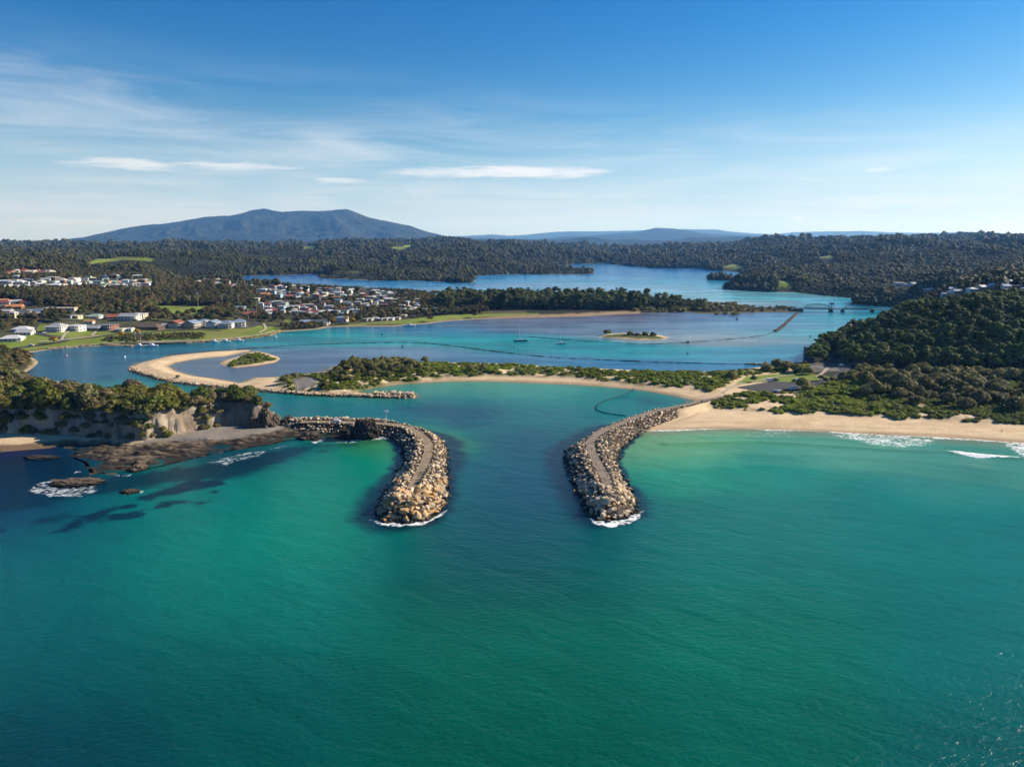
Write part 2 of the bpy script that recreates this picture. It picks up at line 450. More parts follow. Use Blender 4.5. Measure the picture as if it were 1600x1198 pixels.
# inland heights: (photo column, distance, height)
ZC = [(-300, 600, 8), (-300, 900, 20), (-300, 1500, 40), (-300, 2500, 45), (-300, 4500, 42), (-300, 9000, 34),
      (60, 620, 3), (60, 720, 8), (60, 850, 14), (60, 1000, 20), (60, 1300, 31), (60, 1700, 44), (60, 2300, 50), (60, 3000, 50), (60, 4500, 44), (60, 9000, 34),
      (200, 680, 3), (200, 770, 8), (200, 900, 10), (200, 1100, 15), (200, 1350, 27), (200, 1700, 35), (200, 2300, 44), (200, 3200, 52), (200, 4500, 48), (200, 9000, 36),
      (330, 720, 3), (330, 800, 6), (330, 930, 8), (330, 1100, 8), (330, 1350, 10), (330, 1700, 4), (330, 2300, 30), (330, 3000, 48), (330, 4500, 52), (330, 9000, 40),
      (450, 780, 3), (450, 900, 4), (450, 1100, 6), (450, 1350, 7), (450, 1500, 3), (450, 2100, 8), (450, 2500, 30), (450, 3200, 46), (450, 4500, 54), (450, 9000, 40),
      (600, 900, 2.5), (600, 1100, 3.5), (600, 1350, 5), (600, 1780, 4), (600, 1860, 18), (600, 1980, 22), (600, 2200, 20), (600, 2700, 36), (600, 3500, 52), (600, 4500, 60), (600, 9000, 40),
      (720, 950, 2.5), (720, 1200, 3), (720, 1800, 5), (720, 2200, 16), (720, 2700, 32), (720, 3500, 50), (720, 4500, 62), (720, 9000, 40),
      (870, 1000, 2.5), (870, 1100, 3), (870, 2090, 4), (870, 2160, 7), (870, 2700, 12), (870, 3200, 34), (870, 4000, 42), (870, 6000, 40), (870, 9000, 30),
      (1000, 1000, 2.5), (1000, 1100, 2.5), (1000, 2900, 12), (1000, 3300, 26), (1000, 4200, 30), (1000, 6000, 34), (1000, 9000, 25),
      (1100, 1000, 2.2), (1100, 2600, 10), (1100, 3000, 22), (1100, 4000, 36), (1100, 6000, 40), (1100, 9000, 30),
      (1160, 1480, 10), (1200, 1540, 36), (1175, 1540, 30), (1185, 1700, 24), (1200, 1480, 14), (1240, 1480, 8), (1230, 1650, 10), (1200, 2100, 10), (1200, 2600, 22), (1200, 3300, 52), (1200, 4000, 72), (1200, 6000, 60), (1200, 9000, 40),
      (1300, 1400, 6), (1300, 1700, 22), (1320, 1900, 40), (1300, 2200, 24), (1300, 2800, 58), (1300, 3300, 82), (1300, 4500, 76), (1300, 9000, 40),
      (1370, 1250, 14), (1400, 1600, 34), (1400, 1900, 44), (1390, 2300, 40), (1400, 2700, 82), (1395, 3000, 106), (1400, 4000, 90),
      (1470, 1400, 34), (1480, 1800, 52), (1470, 2300, 60), (1470, 3000, 92), (1480, 4000, 90),
      (1590, 1200, 46), (1590, 1500, 58), (1600, 2000, 66), (1600, 3000, 106), (1700, 3000, 112), (1750, 1500, 66), (1600, 4500, 95), (1600, 9000, 95),
      (1310, 560, 6), (1335, 620, 13), (1372, 630, 24), (1400, 640, 31), (1450, 640, 37), (1500, 640, 41), (1600, 640, 44), (1750, 640, 46), (1900, 640, 46),
      (1300, 500, 4), (1340, 500, 5), (1400, 500, 6), (1450, 500, 6), (1500, 498, 6), (1600, 495, 6), (1750, 490, 6), (1900, 480, 6),
      (1370, 560, 11), (1420, 565, 20), (1480, 565, 24), (1550, 565, 28), (1650, 565, 30),
      (1380, 740, 14), (1440, 780, 30), (1500, 800, 47), (1560, 800, 51), (1620, 800, 53), (1750, 800, 55), (1420, 950, 22), (1480, 1000, 36), (1550, 1000, 44), (1600, 1000, 52),
      (1150, 450, 3), (1250, 460, 3), (1350, 440, 4.5), (1450, 430, 5), (1600, 420, 5), (1800, 400, 5), (1200, 480, 3)]
ZC = np.array([((a - 800) / FPX * 1.02, math.log(b), c) for a, b, c in ZC])


def zctrl(x, y):
    u, v = x / np.maximum(y, 50), np.log(np.maximum(y, 50))
    num, den = np.zeros(u.shape), np.full(u.shape, 1e-12)
    for a, b, c in ZC:
        wgt = np.exp(-(((u - a) / 0.05) ** 2 + ((v - b) / 0.085) ** 2)) + 1e-3 * np.exp(-(((u - a) / 0.16) ** 2 + ((v - b) / 0.28) ** 2))
        num += wgt * c; den += wgt
    z = num / den
    # the steep face of the hill behind the beach, rising straight from its foot
    px = 800 + FPX * u / 1.02
    hc = np.interp(px, [1285, 1310, 1335, 1372, 1400, 1450, 1500, 1600, 1900], [0, 8, 15, 24, 32, 38, 42, 46, 48])
    yf = np.interp(px, [1300, 1400, 1500, 1600, 1900], [508, 506, 502, 496, 486])
    t = np.clip((y - yf) / (640 - yf), 0, 1)
    pw = np.interp(px, [1300, 1400, 1460, 1520, 1600, 1900], [1.1, 1.15, 1.7, 3.0, 3.2, 3.0])
    face = np.where(y < 640, hc * (1 - (1 - t) ** pw), hc * (1 - sstep(20, 140, y - 640)))
    z = np.where((px > 1285) & (y < 790), np.where(y < 640, np.where(y < yf, np.minimum(z, 5), face + np.minimum(z, 5) * (1 - t)), np.maximum(z, face)), z)
    return z


def land_sd(x, y):
    s = -poly_sd(WATER, x, y)
    for p in ISLES:
        s = np.maximum(s, poly_sd(p, x, y))
    return s


def ground_z(x, y, s=None):
    x = np.asarray(x, float); y = np.asarray(y, float)
    if s is None:
        s = land_sd(x, y)
    far = np.clip(y / 700, 1, 4)
    n1 = fbm(x / 14, y / 14, 3, 4) - 0.5
    shore = 2.4 * (1 - np.exp(-np.maximum(s, 0) / (14 * far)))
    zc = zctrl(x, y) + (fbm(x / 480, y / 360, 41, 4) - 0.52) * np.clip((y - 1100) / 900, 0, 1) * 84 * sstep(10, 320, s)
    wgt = sstep(6, 60, s) * (y > 430) + 0.0
    z = shore + (np.maximum(zc, 1.0) - shore) * wgt
    z = np.where(s > 0, z, np.maximum(s * 0.10, -5.0))
    # dunes and scrub ground
    near = (y < 620) & (s > 0)
    if near.any():
        xn, yn = x[near], y[near]
        zz = z[near]
        vd = np.maximum(poly_sd(VEG_D, xn, yn), poly_sd(VEG_R, xn, yn))
        nn = fbm(xn / 11, yn / 11, 7, 4) - 0.5
        zz = zz + sstep(-5, 9, vd) * (1.4 + 2.4 * nn)
        pl = poly_sd(PLATEAU, xn, yn)
        rough = fbm(xn / 7, yn / 7, 9, 4) - 0.5
        pl2 = pl + rough * 11 + (fbm(xn / 16, yn / 16, 29, 3) - 0.5) * 9 - 0.6
        top = 12.5 + 2.0 * (fbm(xn / 30, yn / 30, 5, 3) - 0.5) - 3.5 * sstep(-70, -120, -np.abs(xn + 190)) * 0
        top = top * (0.72 + 0.28 * sstep(-118, -150, xn))
        zz = zz + np.where(pl > -8, top * (0.62 * sstep(-0.8, 2.2, pl2) + 0.38 * sstep(2.6, 5.5, pl2)), 0)
        sh = np.minimum(poly_sd(SHELF, xn, yn), s[near] + 2.5)
        rid = np.abs(fbm(xn / 16, yn / 4.0, 21, 5) - 0.5) * 2
        zz = np.where(sh > -3, zz * (1 - 0.75 * sstep(-3, 3, sh) * (pl < 0)) + sstep(-3, 3, sh) * (pl < 0) * (1.25 - 4.2 * rid - 1.1 * sstep(14, 1, s[near]) + 2.2 * (fbm(xn / 5, yn / 1.8, 31, 4) - 0.5)), zz)
        dr = -poly_sd(ROADR_GROUND, xn, yn, False)
        zz = np.maximum(zz, 3.7 * sstep(16, 3, dr))
        z[near] = zz
    z = np.where(s > 0, z + n1 * 0.25 * sstep(2, 12, s), z)
    return z


ROADR_GROUND = P([(1058, 635.5), (1075, 632), (1100, 625.5), (1132, 619.5)], 4.0)


def gz(x, y):
    return float(ground_z(np.array([x]), np.array([y]))[0])


def hit(pts):
    """where the camera rays through photo pixels meet the terrain: (n,3)"""
    a = np.array(pts, float)
    n = len(a)
    ax = (a[:, 0] - 800) / FPX; b = (599 - a[:, 1]) / FPX
    Dy, Dz = CP + b * SP, -SP + b * CP
    Y = np.geomspace(280, 9000, 420)
    t = Y[None, :] / Dy[:, None]
    X = ax[:, None] * t; Z = H + Dz[:, None] * t
    YY = np.broadcast_to(Y, X.shape)
    gz_ = np.maximum(ground_z(X.ravel(), YY.ravel().copy()).reshape(X.shape), 0.0)
    below = Z <= gz_
    k = np.where(below.any(1), below.argmax(1), len(Y) - 1)
    k0 = np.maximum(k - 1, 0)
    i = np.arange(n)
    d0, d1 = Z[i, k0] - gz_[i, k0], Z[i, k] - gz_[i, k]
    f = np.clip(d0 / np.where(np.abs(d0 - d1) < 1e-6, 1, d0 - d1), 0, 1)
    x = X[i, k0] + (X[i, k] - X[i, k0]) * f
    y = Y[k0] + (Y[k] - Y[k0]) * f
    return np.stack([x, y, np.maximum(ground_z(x, y), 0.0)], 1)


GRASS = [hit(g)[:, :2] for g in GRASS_PX]

# ------------------------------------------------------------------ ground
SAND = np.array([0.64, 0.49, 0.305]); WETSAND = np.array([0.33, 0.225, 0.125]); LITTER = np.array([0.055, 0.05, 0.026])
FOREST = np.array([0.022, 0.026, 0.012]); TURF = np.array([0.15, 0.20, 0.030]); TOWN = np.array([0.085, 0.085, 0.034]); ROCKC = np.array([0.115, 0.09, 0.062])
CLIFF = np.array([0.34, 0.28, 0.21]); PEBB = np.array([0.21, 0.185, 0.16]); SCRUBC = np.array([0.085, 0.10, 0.028]); GRAVEL = np.array([0.19, 0.17, 0.15])


def grid(Ys, us):
    ny, nu = len(Ys), len(us)
    Y = np.repeat(Ys, nu); X = Y * np.tile(us, ny)
    i = np.arange(ny * nu).reshape(ny, nu)
    q = np.stack([i[:-1, :-1], i[:-1, 1:], i[1:, 1:], i[1:, :-1]], -1).reshape(-1, 4)
    return X, Y, q


def lerp(a, b, f):
    return a + (b - a) * f[:, None]


Ys = np.concatenate([np.arange(265, 470, 0.85), np.geomspace(470, 3600, 560), np.geomspace(3625, 9500, 120)])
gx, gy, gq = grid(Ys, np.arange(-1.02, 1.02, 0.0021))
gs = land_sd(gx, gy)
keep = gs > -9 * np.clip(gy / 500, 1, 6)
fk = keep[gq].any(1)
gq = gq[fk]
used = np.unique(gq)
remap = np.full(len(gx), -1); remap[used] = np.arange(len(used))
gx, gy, gs, gq = gx[used], gy[used], gs[used], remap[gq]
gzv = ground_z(gx, gy, gs)
n_a, n_b = fbm(gx / 9, gy / 9, 2, 4), fbm(gx / 42, gy / 42, 4, 4)
col = np.tile(FOREST, (len(gx), 1)) * (0.75 + 0.5 * n_b[:, None])
cls = np.zeros(len(gx), int)                                  # 0 hills, 1 grass, 2 beach, 3 rock, 4 scrub ground
town = (gx / gy < 0.02) & (gy < 1900)
col = np.where(town[:, None], lerp(np.tile(TOWN, (len(gx), 1)), LITTER, sstep(0.42, 0.6, n_b)), col)
cls[(gy < 1900) & (gx / gy < 0.42)] = 1
# sand along the inner shores, the sandbank and the beaches
nr = gy < 700
px_, py_ = proj(gx, gy, 0)
bank = (gy < 720) & (px_ > 196) & (py_ > 540) & (gs > -12)
d_d, d_r = np.full(len(gx), -99.0), np.full(len(gx), -99.0)
d_d[nr] = poly_sd(VEG_D, gx[nr], gy[nr]); d_r[nr] = poly_sd(VEG_R, gx[nr], gy[nr])
veg = np.maximum(d_d, d_r) + (n_a - 0.5) * 9
isl = np.full(len(gx), -99.0)
for p in (VEG_F, VEG_G):
    isl = np.maximum(isl, poly_sd(p, gx, gy) + (n_a - 0.5) * 5)
sandy = bank & ~((px_ > 1240) & (gy > 470)) & ~((px_ > 1320) & (gy > 430)) & ((px_ > 640) | (py_ < 640))
inis = np.zeros(len(gx), bool)
for p in ISLES[:2]:
    inis |= poly_sd(p, gx, gy) > -10
sandy = sandy | inis
sandc = lerp(np.tile(SAND, (len(gx), 1)), SAND * np.array([0.93, 0.9, 0.86]), n_a)
wet = 1 - sstep(1.0, 5.5, gs + (n_b - 0.5) * 5)
sandc = lerp(sandc, WETSAND, wet * 0.85)
sandc = lerp(sandc, WETSAND * 0.8, 0.45 * np.exp(-((gs + (n_b - 0.5) * 9 - 10.5) / 0.9) ** 2) * sstep(0.40, 0.6, fbm(gx / 8, gy / 8, 87, 3)))
sandc = lerp(sandc, SAND * np.array([0.78, 0.74, 0.70]), 0.6 * sstep(0.48, 0.66, fbm(gx / 22, gy / 7, 89, 4)))
col = np.where(sandy[:, None], sandc, col); cls[sandy] = 2
scr = sandy & (veg > -6)
f = sstep(-4, 5, veg) * (sandy & ~inis)
col = lerp(col, np.tile(SCRUBC, (len(gx), 1)) * (0.55 + 0.8 * fbm(gx / 4, gy / 4, 8, 3))[:, None], f * sstep(0.30, 0.46, fbm(gx / 6, gy / 6, 61, 3) + 0.12 * sstep(4, 25, veg)))
cls[(f > 0.5)] = 4
f = sstep(-1, 2, isl)
col = lerp(col, np.tile(SCRUBC, (len(gx), 1)), f); cls[f > 0.5] = 4
hole = np.full(len(gx), -99.0); hole[nr] = poly_sd(SANDHOLE, gx[nr], gy[nr])
hf = sstep(-2, 3, hole + (n_a - 0.5) * 10)
col = lerp(col, sandc, hf)
for p, c, k in ((PAD, GRAVEL, 4), (LAWN, TURF * 1.05, 1)):
    dd = np.full(len(gx), -99.0); dd[nr] = poly_sd(p, gx[nr], gy[nr])
    f = sstep(-1, 1, dd + (n_a - 0.5) * 2)
    col = lerp(col, np.tile(c, (len(gx), 1)) * (0.85 + 0.3 * n_a)[:, None], f); cls[f > 0.5] = k
# foot of the beach hill: bare verge
verge = (gy > 470) & (px_ > 1255) & (py_ > 566) & (py_ < 590) & (px_ < 1350) & (gs > 0)
col[verge] = GRAVEL * 0.8; cls[verge] = 4
# shores of the town and the lake: a narrow strip of pale sand and stones
fr = (~sandy) & (gy > 430) & (gs > -30)
wd = np.where(gx / gy < 0.40, 5.5, 2.0) * np.clip(gy / 900, 0.8, 3)
ff = (1 - sstep(0.3, 1.0, (gs + (n_a - 0.5) * 6) / wd)) * fr * np.where(gy < 1200, 1, 0.35) * np.where((gx / gy > 0.36), 0.25, 1)
col = lerp(col, np.tile(SAND * 0.62, (len(gx), 1)) * (0.6 + 0.7 * n_a)[:, None], ff)
spitflat = (px_ > 720) & (px_ < 1010) & (gy > 900) & (gy < 1080)
ff = spitflat * (1 - sstep(14, 26, gs + (n_a - 0.5) * 18)) * sstep(-30, 40, gx + 0.06 * gy - 20)
col = lerp(col, np.tile(SAND * np.array([0.44, 0.40, 0.38]), (len(gx), 1)), ff)
ff = ((px_ > 1000) & (px_ < 1256) & (gy > 930) & (gy < 1080)) * 0.9
col = lerp(col, np.tile(np.array([0.075, 0.066, 0.03]), (len(gx), 1)), ff)
# bright turf
for g in GRASS:
    x0, x1, y0, y1 = g[:, 0].min() - 30, g[:, 0].max() + 30, g[:, 1].min() - 60, g[:, 1].max() + 60
    m = np.where((gx > x0) & (gx < x1) & (gy > y0) & (gy < y1) & (gs > 2))[0]
    if len(m):
        soft = np.clip(gy[m] / 600, 1, 5)
        f = sstep(-1, 1, (poly_sd(g, gx[m], gy[m]) + (n_a[m] - 0.5) * 9) / soft)
        tc_ = np.tile(TURF, (len(m), 1)) * (0.62 + 0.75 * n_b[m] )[:, None]
        tc_ = lerp(tc_, np.tile(np.array([0.20, 0.185, 0.06]), (len(m), 1)), sstep(0.5, 0.7, fbm(gx[m] / 25, gy[m] / 25, 71, 3)) * 0.6)
        col[m] = lerp(col[m], tc_, f)
        cls[m[f > 0.5]] = 1
# left headland: cliff, shelf, pebbles
hd = (gy < 520) & (px_ < 620) & ((py_ > 628) | (px_ < 190))
m = np.where(hd)[0]
pl = poly_sd(PLATEAU, gx[m], gy[m]); sh = poly_sd(SHELF, gx[m], gy[m]); pe = poly_sd(PEBBLE, gx[m], gy[m])
c0 = np.tile(SAND * 0.86, (len(m), 1)); k0 = np.full(len(m), 2)
c0 = lerp(c0, WETSAND * 0.5, 1 - sstep(7, 11, gs[m] + (n_a[m] - 0.5) * 6))
c0 = np.where(((px_[m] > 225) & (py_[m] > 650))[:, None], PEBB * (0.8 + 0.4 * n_a[m])[:, None], c0)
f = sstep(-3, 3, sh + (n_a[m] - 0.5) * 12)
rk = np.tile(ROCKC * 0.85, (len(m), 1)) * (0.12 + 1.5 * fbm(gx[m] / 11, gy[m] / 1.8, 15, 5) ** 1.7)[:, None]
rk = lerp(rk, np.tile(np.array([0.27, 0.20, 0.13]), (len(m), 1)), 0.40 * sstep(0.7, 1.6, gzv[m] + (fbm(gx[m] / 2.5, gy[m] / 1.6, 37, 3) - 0.5) * 1.6))
rk = lerp(rk, np.tile(np.array([0.03, 0.026, 0.022]), (len(m), 1)), 1 - sstep(0.1, 0.9, gzv[m]))
c0 = lerp(c0, rk, f); k0[f > 0.5] = 3
f = sstep(-2, 2, pe + (n_a[m] - 0.5) * 8)
c0 = lerp(c0, np.tile(PEBB, (len(m), 1)) * (0.8 + 0.4 * n_a[m])[:, None], f)
f = sstep(-3.0, -1.0, pl + (fbm(gx[m] / 7, gy[m] / 7, 9, 4) - 0.5) * 9)
cc = np.tile(CLIFF, (len(m), 1)) * (0.55 + 0.75 * fbm(gx[m] / 3.0, gzv[m] / 5 + gx[m] / 9, 19, 4))[:, None]
cc = lerp(cc, np.tile(np.array([0.20, 0.15, 0.10]), (len(m), 1)), sstep(0.5, 0.62, fbm(gx[m] / 6, gy[m] / 6, 91, 3)) * 0.7)
c0 = lerp(c0, cc, f); k0[f > 0.5] = 3
cc = None
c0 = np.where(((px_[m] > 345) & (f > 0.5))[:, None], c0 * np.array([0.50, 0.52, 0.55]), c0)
f = sstep(7.0, 10.0, pl + (n_a[m] - 0.5) * 5)
c0 = lerp(c0, np.tile(SCRUBC * 0.7, (len(m), 1)), f); k0[f > 0.5] = 4
col[m] = c0; cls[m] = k0
backsh = hd & (gs > 0) & (gs < 4) & (py_ < 655) & (px_ < 430)
col[backsh] = ROCKC

gm = bpy.data.materials.new('ground')
gm.use_nodes = True
t = NT(gm.node_tree)
bs = gm.node_tree.nodes['Principled BSDF']
bs.inputs['Roughness'].default_value = 0.9
bs.inputs['Specular IOR Level'].default_value = 0.12
pos = t.n('ShaderNodeTexCoord').outputs['Object']
at = t.n('ShaderNodeAttribute', attribute_name='Col').outputs['Color']
k = t.m('ADD', t.m('MULTIPLY', t.noise(pos, 0.9, 4, 0.65), 0.55), t.m('MULTIPLY', t.noise(pos, 0.08, 4, 0.6), 0.55))
k = t.m('ADD', k, 0.45)
c = t.mix(1.0, at, t.n('ShaderNodeCombineColor', {0: k, 1: k, 2: k}).outputs[0], 'MULTIPLY')
t.t.links.new(c, bs.inputs['Base Color'])
b1 = t.n('ShaderNodeBump', {'Height': t.noise(pos, 0.7, 6, 0.65), 'Strength': 0.5, 'Distance': 0.8})
t.t.links.new(b1.outputs[0], bs.inputs['Normal'])

NAMES = {0: 'hills', 1: 'town_ground', 2: 'sandy_beach', 3: 'rock_shelf', 4: 'scrub_ground'}
fc = np.median(cls[gq], axis=1).astype(int)
for k in NAMES:
    q = gq[fc == k]
    if not len(q):
        continue
    u_ = np.unique(q); rm = np.full(len(gx), -1); rm[u_] = np.arange(len(u_))
    me = fast_mesh(NAMES[k], np.stack([gx[u_], gy[u_], gzv[u_]], 1), rm[q], gm, True, col[u_])
    tag(link(NAMES[k], me), kind='structure')


def draped(name, poly, lift, mat, step=2.0):
    """a sheet of road or pavement lying on the terrain"""
    poly = np.array(poly)
    x0, y0 = poly.min(0); x1, y1 = poly.max(0)
    bm = bmesh.new()
    vs = [bm.verts.new((p[0], p[1], 0)) for p in poly]
    f = bm.faces.new(vs)
    for ax, lo, hi in ((0, x0, x1), (1, y0, y1)):
        for c in np.arange(lo + step, hi, step):
            co = [0, 0, 0]; co[ax] = c; no = [0, 0, 0]; no[ax] = 1
            bmesh.ops.bisect_plane(bm, geom=bm.verts[:] + bm.edges[:] + bm.faces[:], plane_co=co, plane_no=no)
    a = np.array([v.co[:] for v in bm.verts])
    z = ground_z(a[:, 0], a[:, 1]) + lift
    for v, q in zip(bm.verts, z):
        v.co.z = q
    me = bpy.data.meshes.new(name); bm.to_mesh(me); bm.free()
    me.materials.append(mat)
    return tag(link(name, me), kind='structure')


def ribbon(line, wdt):
    """outline polygon of a line with a width"""
    l = np.array(line, float)
    d = np.gradient(l, axis=0); d /= np.linalg.norm(d, axis=1)[:, None] + 1e-9
    nrm = np.stack([-d[:, 1], d[:, 0]], 1) * wdt / 2
    return np.vstack([l + nrm, (l - nrm)[::-1]])


def strip(name, line, wdt, lift, mat, zf=None, parent=None, cross=4):
    """a road as a strip of quads along a line, following the ground"""
    l = np.array(line, float)
    d = np.gradient(l, axis=0); d /= np.linalg.norm(d, axis=1)[:, None] + 1e-9
    nn = np.stack([-d[:, 1], d[:, 0]], 1)
    rows = [l + nn * o for o in np.linspace(-wdt / 2, wdt / 2, cross + 1)]
    v = np.stack(rows, 1).reshape(-1, 2)
    z = (ground_z(v[:, 0], v[:, 1]) if zf is None else zf(v[:, 0], v[:, 1])) + lift
    n = len(l); i = np.arange(n * (cross + 1)).reshape(n, cross + 1)
    q = np.stack([i[:-1, :-1], i[:-1, 1:], i[1:, 1:], i[1:, :-1]], -1).reshape(-1, 4)[:, ::-1]
    me = fast_mesh(name, np.column_stack([v, z]), q, mat)
    return link(name, me, parent)


M_ASPH = material('asphalt', (0.062, 0.060, 0.060), 0.9, 0.2, 0.3, 0.3, 0.2, 3.0)
M_DIRT = material('gravel', (0.30, 0.235, 0.16), 0.95, 0.1, 0.35, 0.25, 0.3, 2.0)
M_PATH = material('path', (0.42, 0.36, 0.27), 0.9, 0.1, 0.2, 0.3)
draped('car_park', CARPARK, 0.25, M_ASPH, 3.0)
tag(strip('road', spline(P([(1262, 563), (1278, 552), (1290, 548), (1293, 556), (1303, 565), (1325, 575), (1345, 583), (1390, 588), (1470, 592)], 3), 5), 6.5, 0.3, M_ASPH), kind='structure')
tag(strip('road', spline(P([(1250, 599), (1290, 596), (1310, 590), (1318, 582), (1303, 574), (1285, 570), (1262, 572)], 3), 5), 5.0, 0.22, M_ASPH), kind='structure')
tag(strip('path', spline(P([(1130, 612), (1150, 602), (1180, 596), (1215, 589), (1240, 587)], 3), 5), 2.2, 0.3, M_PATH), kind='structure')
tag(strip('path', spline(P([(1276, 592), (1285, 586), (1293, 580), (1290, 576)], 3), 5), 2.5, 0.34, M_PATH), kind='structure')
TOWN_ROADS = [([(25, 544), (50, 541), (80, 537), (104, 532), (90, 527), (72, 524), (56, 520), (52, 514), (60, 506), (80, 502), (130, 502)], 6),
              ([(104, 531), (140, 528), (185, 522), (230, 520), (275, 516), (310, 515), (345, 517)], 3.2), ([(345, 514), (380, 512), (400, 508), (398, 503), (385, 502)], 7),
              ([(393, 498), (398, 484), (396, 474), (399, 466)], 8), ([(525, 472), (532, 463), (536, 455)], 8), ([(440, 507), (480, 509), (505, 507)], 8),
              ([(60, 503), (100, 500), (150, 500), (180, 499)], 6), ([(560, 504), (620, 498), (670, 490), (740, 486.5), (840, 485)], 6)]
for pts, wd in TOWN_ROADS:
    h_ = hit(pts)
    tag(strip('road', spline(h_[:, :2], 6), wd, 0.35, M_ASPH), kind='structure')
for pts in ([(96, 532), (104, 520), (112, 516)], [(144, 525), (150, 518)], [(405, 520), (415, 514), (412, 506)], [(60, 534), (100, 531), (160, 524)], [(160, 537), (200, 534), (250, 534), (330, 531), (400, 524), (430, 517)]):
    h_ = hit(pts)
    tag(strip('path', spline(h_[:, :2], 6), 2.6, 0.4, M_PATH), kind='structure')

# ------------------------------------------------------------------ water
SEA_COL = [(-400, 1180, 0, 75, 82), (100, 1180, 0, 73, 80), (400, 1100, 0, 89, 86), (800, 1180, 0, 91, 76), (1200, 1180, 0, 99, 84), (1550, 1180, 6, 93, 92), (2000, 1150, 10, 95, 100), (60, 1000, 0, 95, 100), (400, 950, 0, 111, 104), (800, 1000, 0, 103, 86), (1200, 1000, 0, 111, 96), (1550, 1000, 14, 111, 110), (-300, 950, 0, 95, 108), (60, 880, 0, 108, 114), (350, 860, 0, 132, 122), (500, 800, 0, 140, 118), (520, 750, 6, 138, 122), (800, 900, 0, 92, 84), (800, 850, 2, 84, 94), (1100, 850, 2, 116, 108), (1300, 850, 6, 120, 114), (1550, 850, 26, 120, 118), (1900, 900, 26, 116, 118), (1500, 770, 60, 138, 132), (1200, 740, 26, 138, 122), (1050, 740, 50, 152, 122), (1020, 690, 128, 168, 122), (1060, 700, 100, 166, 128), (1300, 700, 96, 158, 136), (1500, 725, 88, 150, 134), (1650, 740, 84, 150, 136), (0, 800, 8, 60, 94), (60, 780, 8, 56, 90), (60, 730, 10, 46, 80), (-200, 780, 8, 56, 90), (260, 790, 2, 124, 122), (330, 775, 4, 112, 116), (420, 755, 8, 130, 118), (560, 720, 12, 138, 112), (600, 697, 90, 152, 96), (480, 705, 14, 104, 110), (380, 720, 12, 60, 86), (780, 800, 4, 82, 104), (780, 740, 6, 98, 116), (850, 760, 4, 80, 104), (800, 650, 16, 112, 120), (860, 690, 6, 84, 102), (650, 640, 12, 110, 122), (500, 636, 14, 116, 126), (300, 622, 24, 126, 128), (200, 575, 20, 106, 122), (120, 570, 35, 95, 125), (60, 575, 55, 90, 120), (200, 550, 28, 105, 130), (300, 544, 30, 115, 135), (750, 632, 8, 88, 108), (850, 615, 54, 148, 142), (700, 605, 76, 154, 144), (800, 602, 96, 164, 150), (1000, 618, 44, 136, 134), (1060, 625, 40, 120, 120), (920, 645, 22, 114, 122), (590, 612, 90, 150, 140), (420, 583, 100, 112, 138), (330, 575, 105, 115, 140), (500, 560, 100, 118, 150), (450, 552, 108, 128, 155), (650, 552, 108, 128, 160), (800, 562, 85, 128, 168), (1000, 573, 65, 120, 170), (1100, 575, 70, 125, 172), (420, 536, 45, 135, 150), (500, 526, 50, 140, 150), (600, 530, 50, 150, 160), (700, 530, 50, 150, 160), (800, 542, 50, 150, 160), (1000, 550, 50, 145, 160), (1150, 556, 65, 145, 170), (1240, 520, 90, 165, 185), (1230, 555, 80, 140, 175), (1300, 500, 75, 150, 170), (650, 512, 75, 115, 150), (800, 510, 120, 125, 145), (700, 518, 70, 125, 165), (900, 512, 115, 130, 155), (980, 512, 125, 135, 155), (1080, 518, 130, 150, 180), (1000, 498, 115, 120, 140), (1180, 508, 120, 150, 185), (1150, 495, 115, 140, 180), (1120, 527, 150, 155, 165), (420, 437, 58, 108, 158), (450, 442, 65, 115, 160), (650, 446, 75, 130, 175), (750, 452, 110, 150, 185), (850, 436, 80, 135, 180), (850, 450, 110, 150, 185), (950, 455, 130, 160, 185), (920, 447, 120, 150, 180), (1000, 425, 55, 110, 160), (980, 440, 75, 135, 170), (1050, 445, 85, 150, 180), (1100, 430, 65, 120, 165), (1120, 460, 120, 165, 190), (1180, 465, 110, 175, 190), (1160, 473, 160, 170, 180), (1240, 468, 95, 165, 190), (1280, 475, 85, 150, 180), (1330, 480, 75, 140, 170)]
SC_ = np.array(SEA_COL, float)
scx, scy = G(SC_[:, 0], SC_[:, 1])
SCU, SCV = scx / scy, np.log(scy)
SCC = np.array([s2l(*r[2:]) for r in SEA_COL])


def sea_colour(x, y):
    u = x / y + (fbm(x / (y * 0.06), y / 30, 51, 3) - 0.5) * 0.03
    v = np.log(y) + (fbm(x / (y * 0.05), y / 22, 57, 3) - 0.5) * 0.03
    num, den = np.zeros((len(x), 3)), np.full(len(x), 1e-12)
    vb = 0.055
    for a, b, c in zip(SCU, SCV, SCC):
        du, dv = (u - a) / (0.17 if b < 5.56 else 0.085), (v - b) / (vb if b > 6.2 else 0.083 if b > 5.56 else 0.16)
        r2 = du * du + dv * dv
        wgt = np.exp(-r2) + 0.004 / (1 + r2) ** 2
        num += wgt[:, None] * c; den += wgt
    return num / den[:, None]


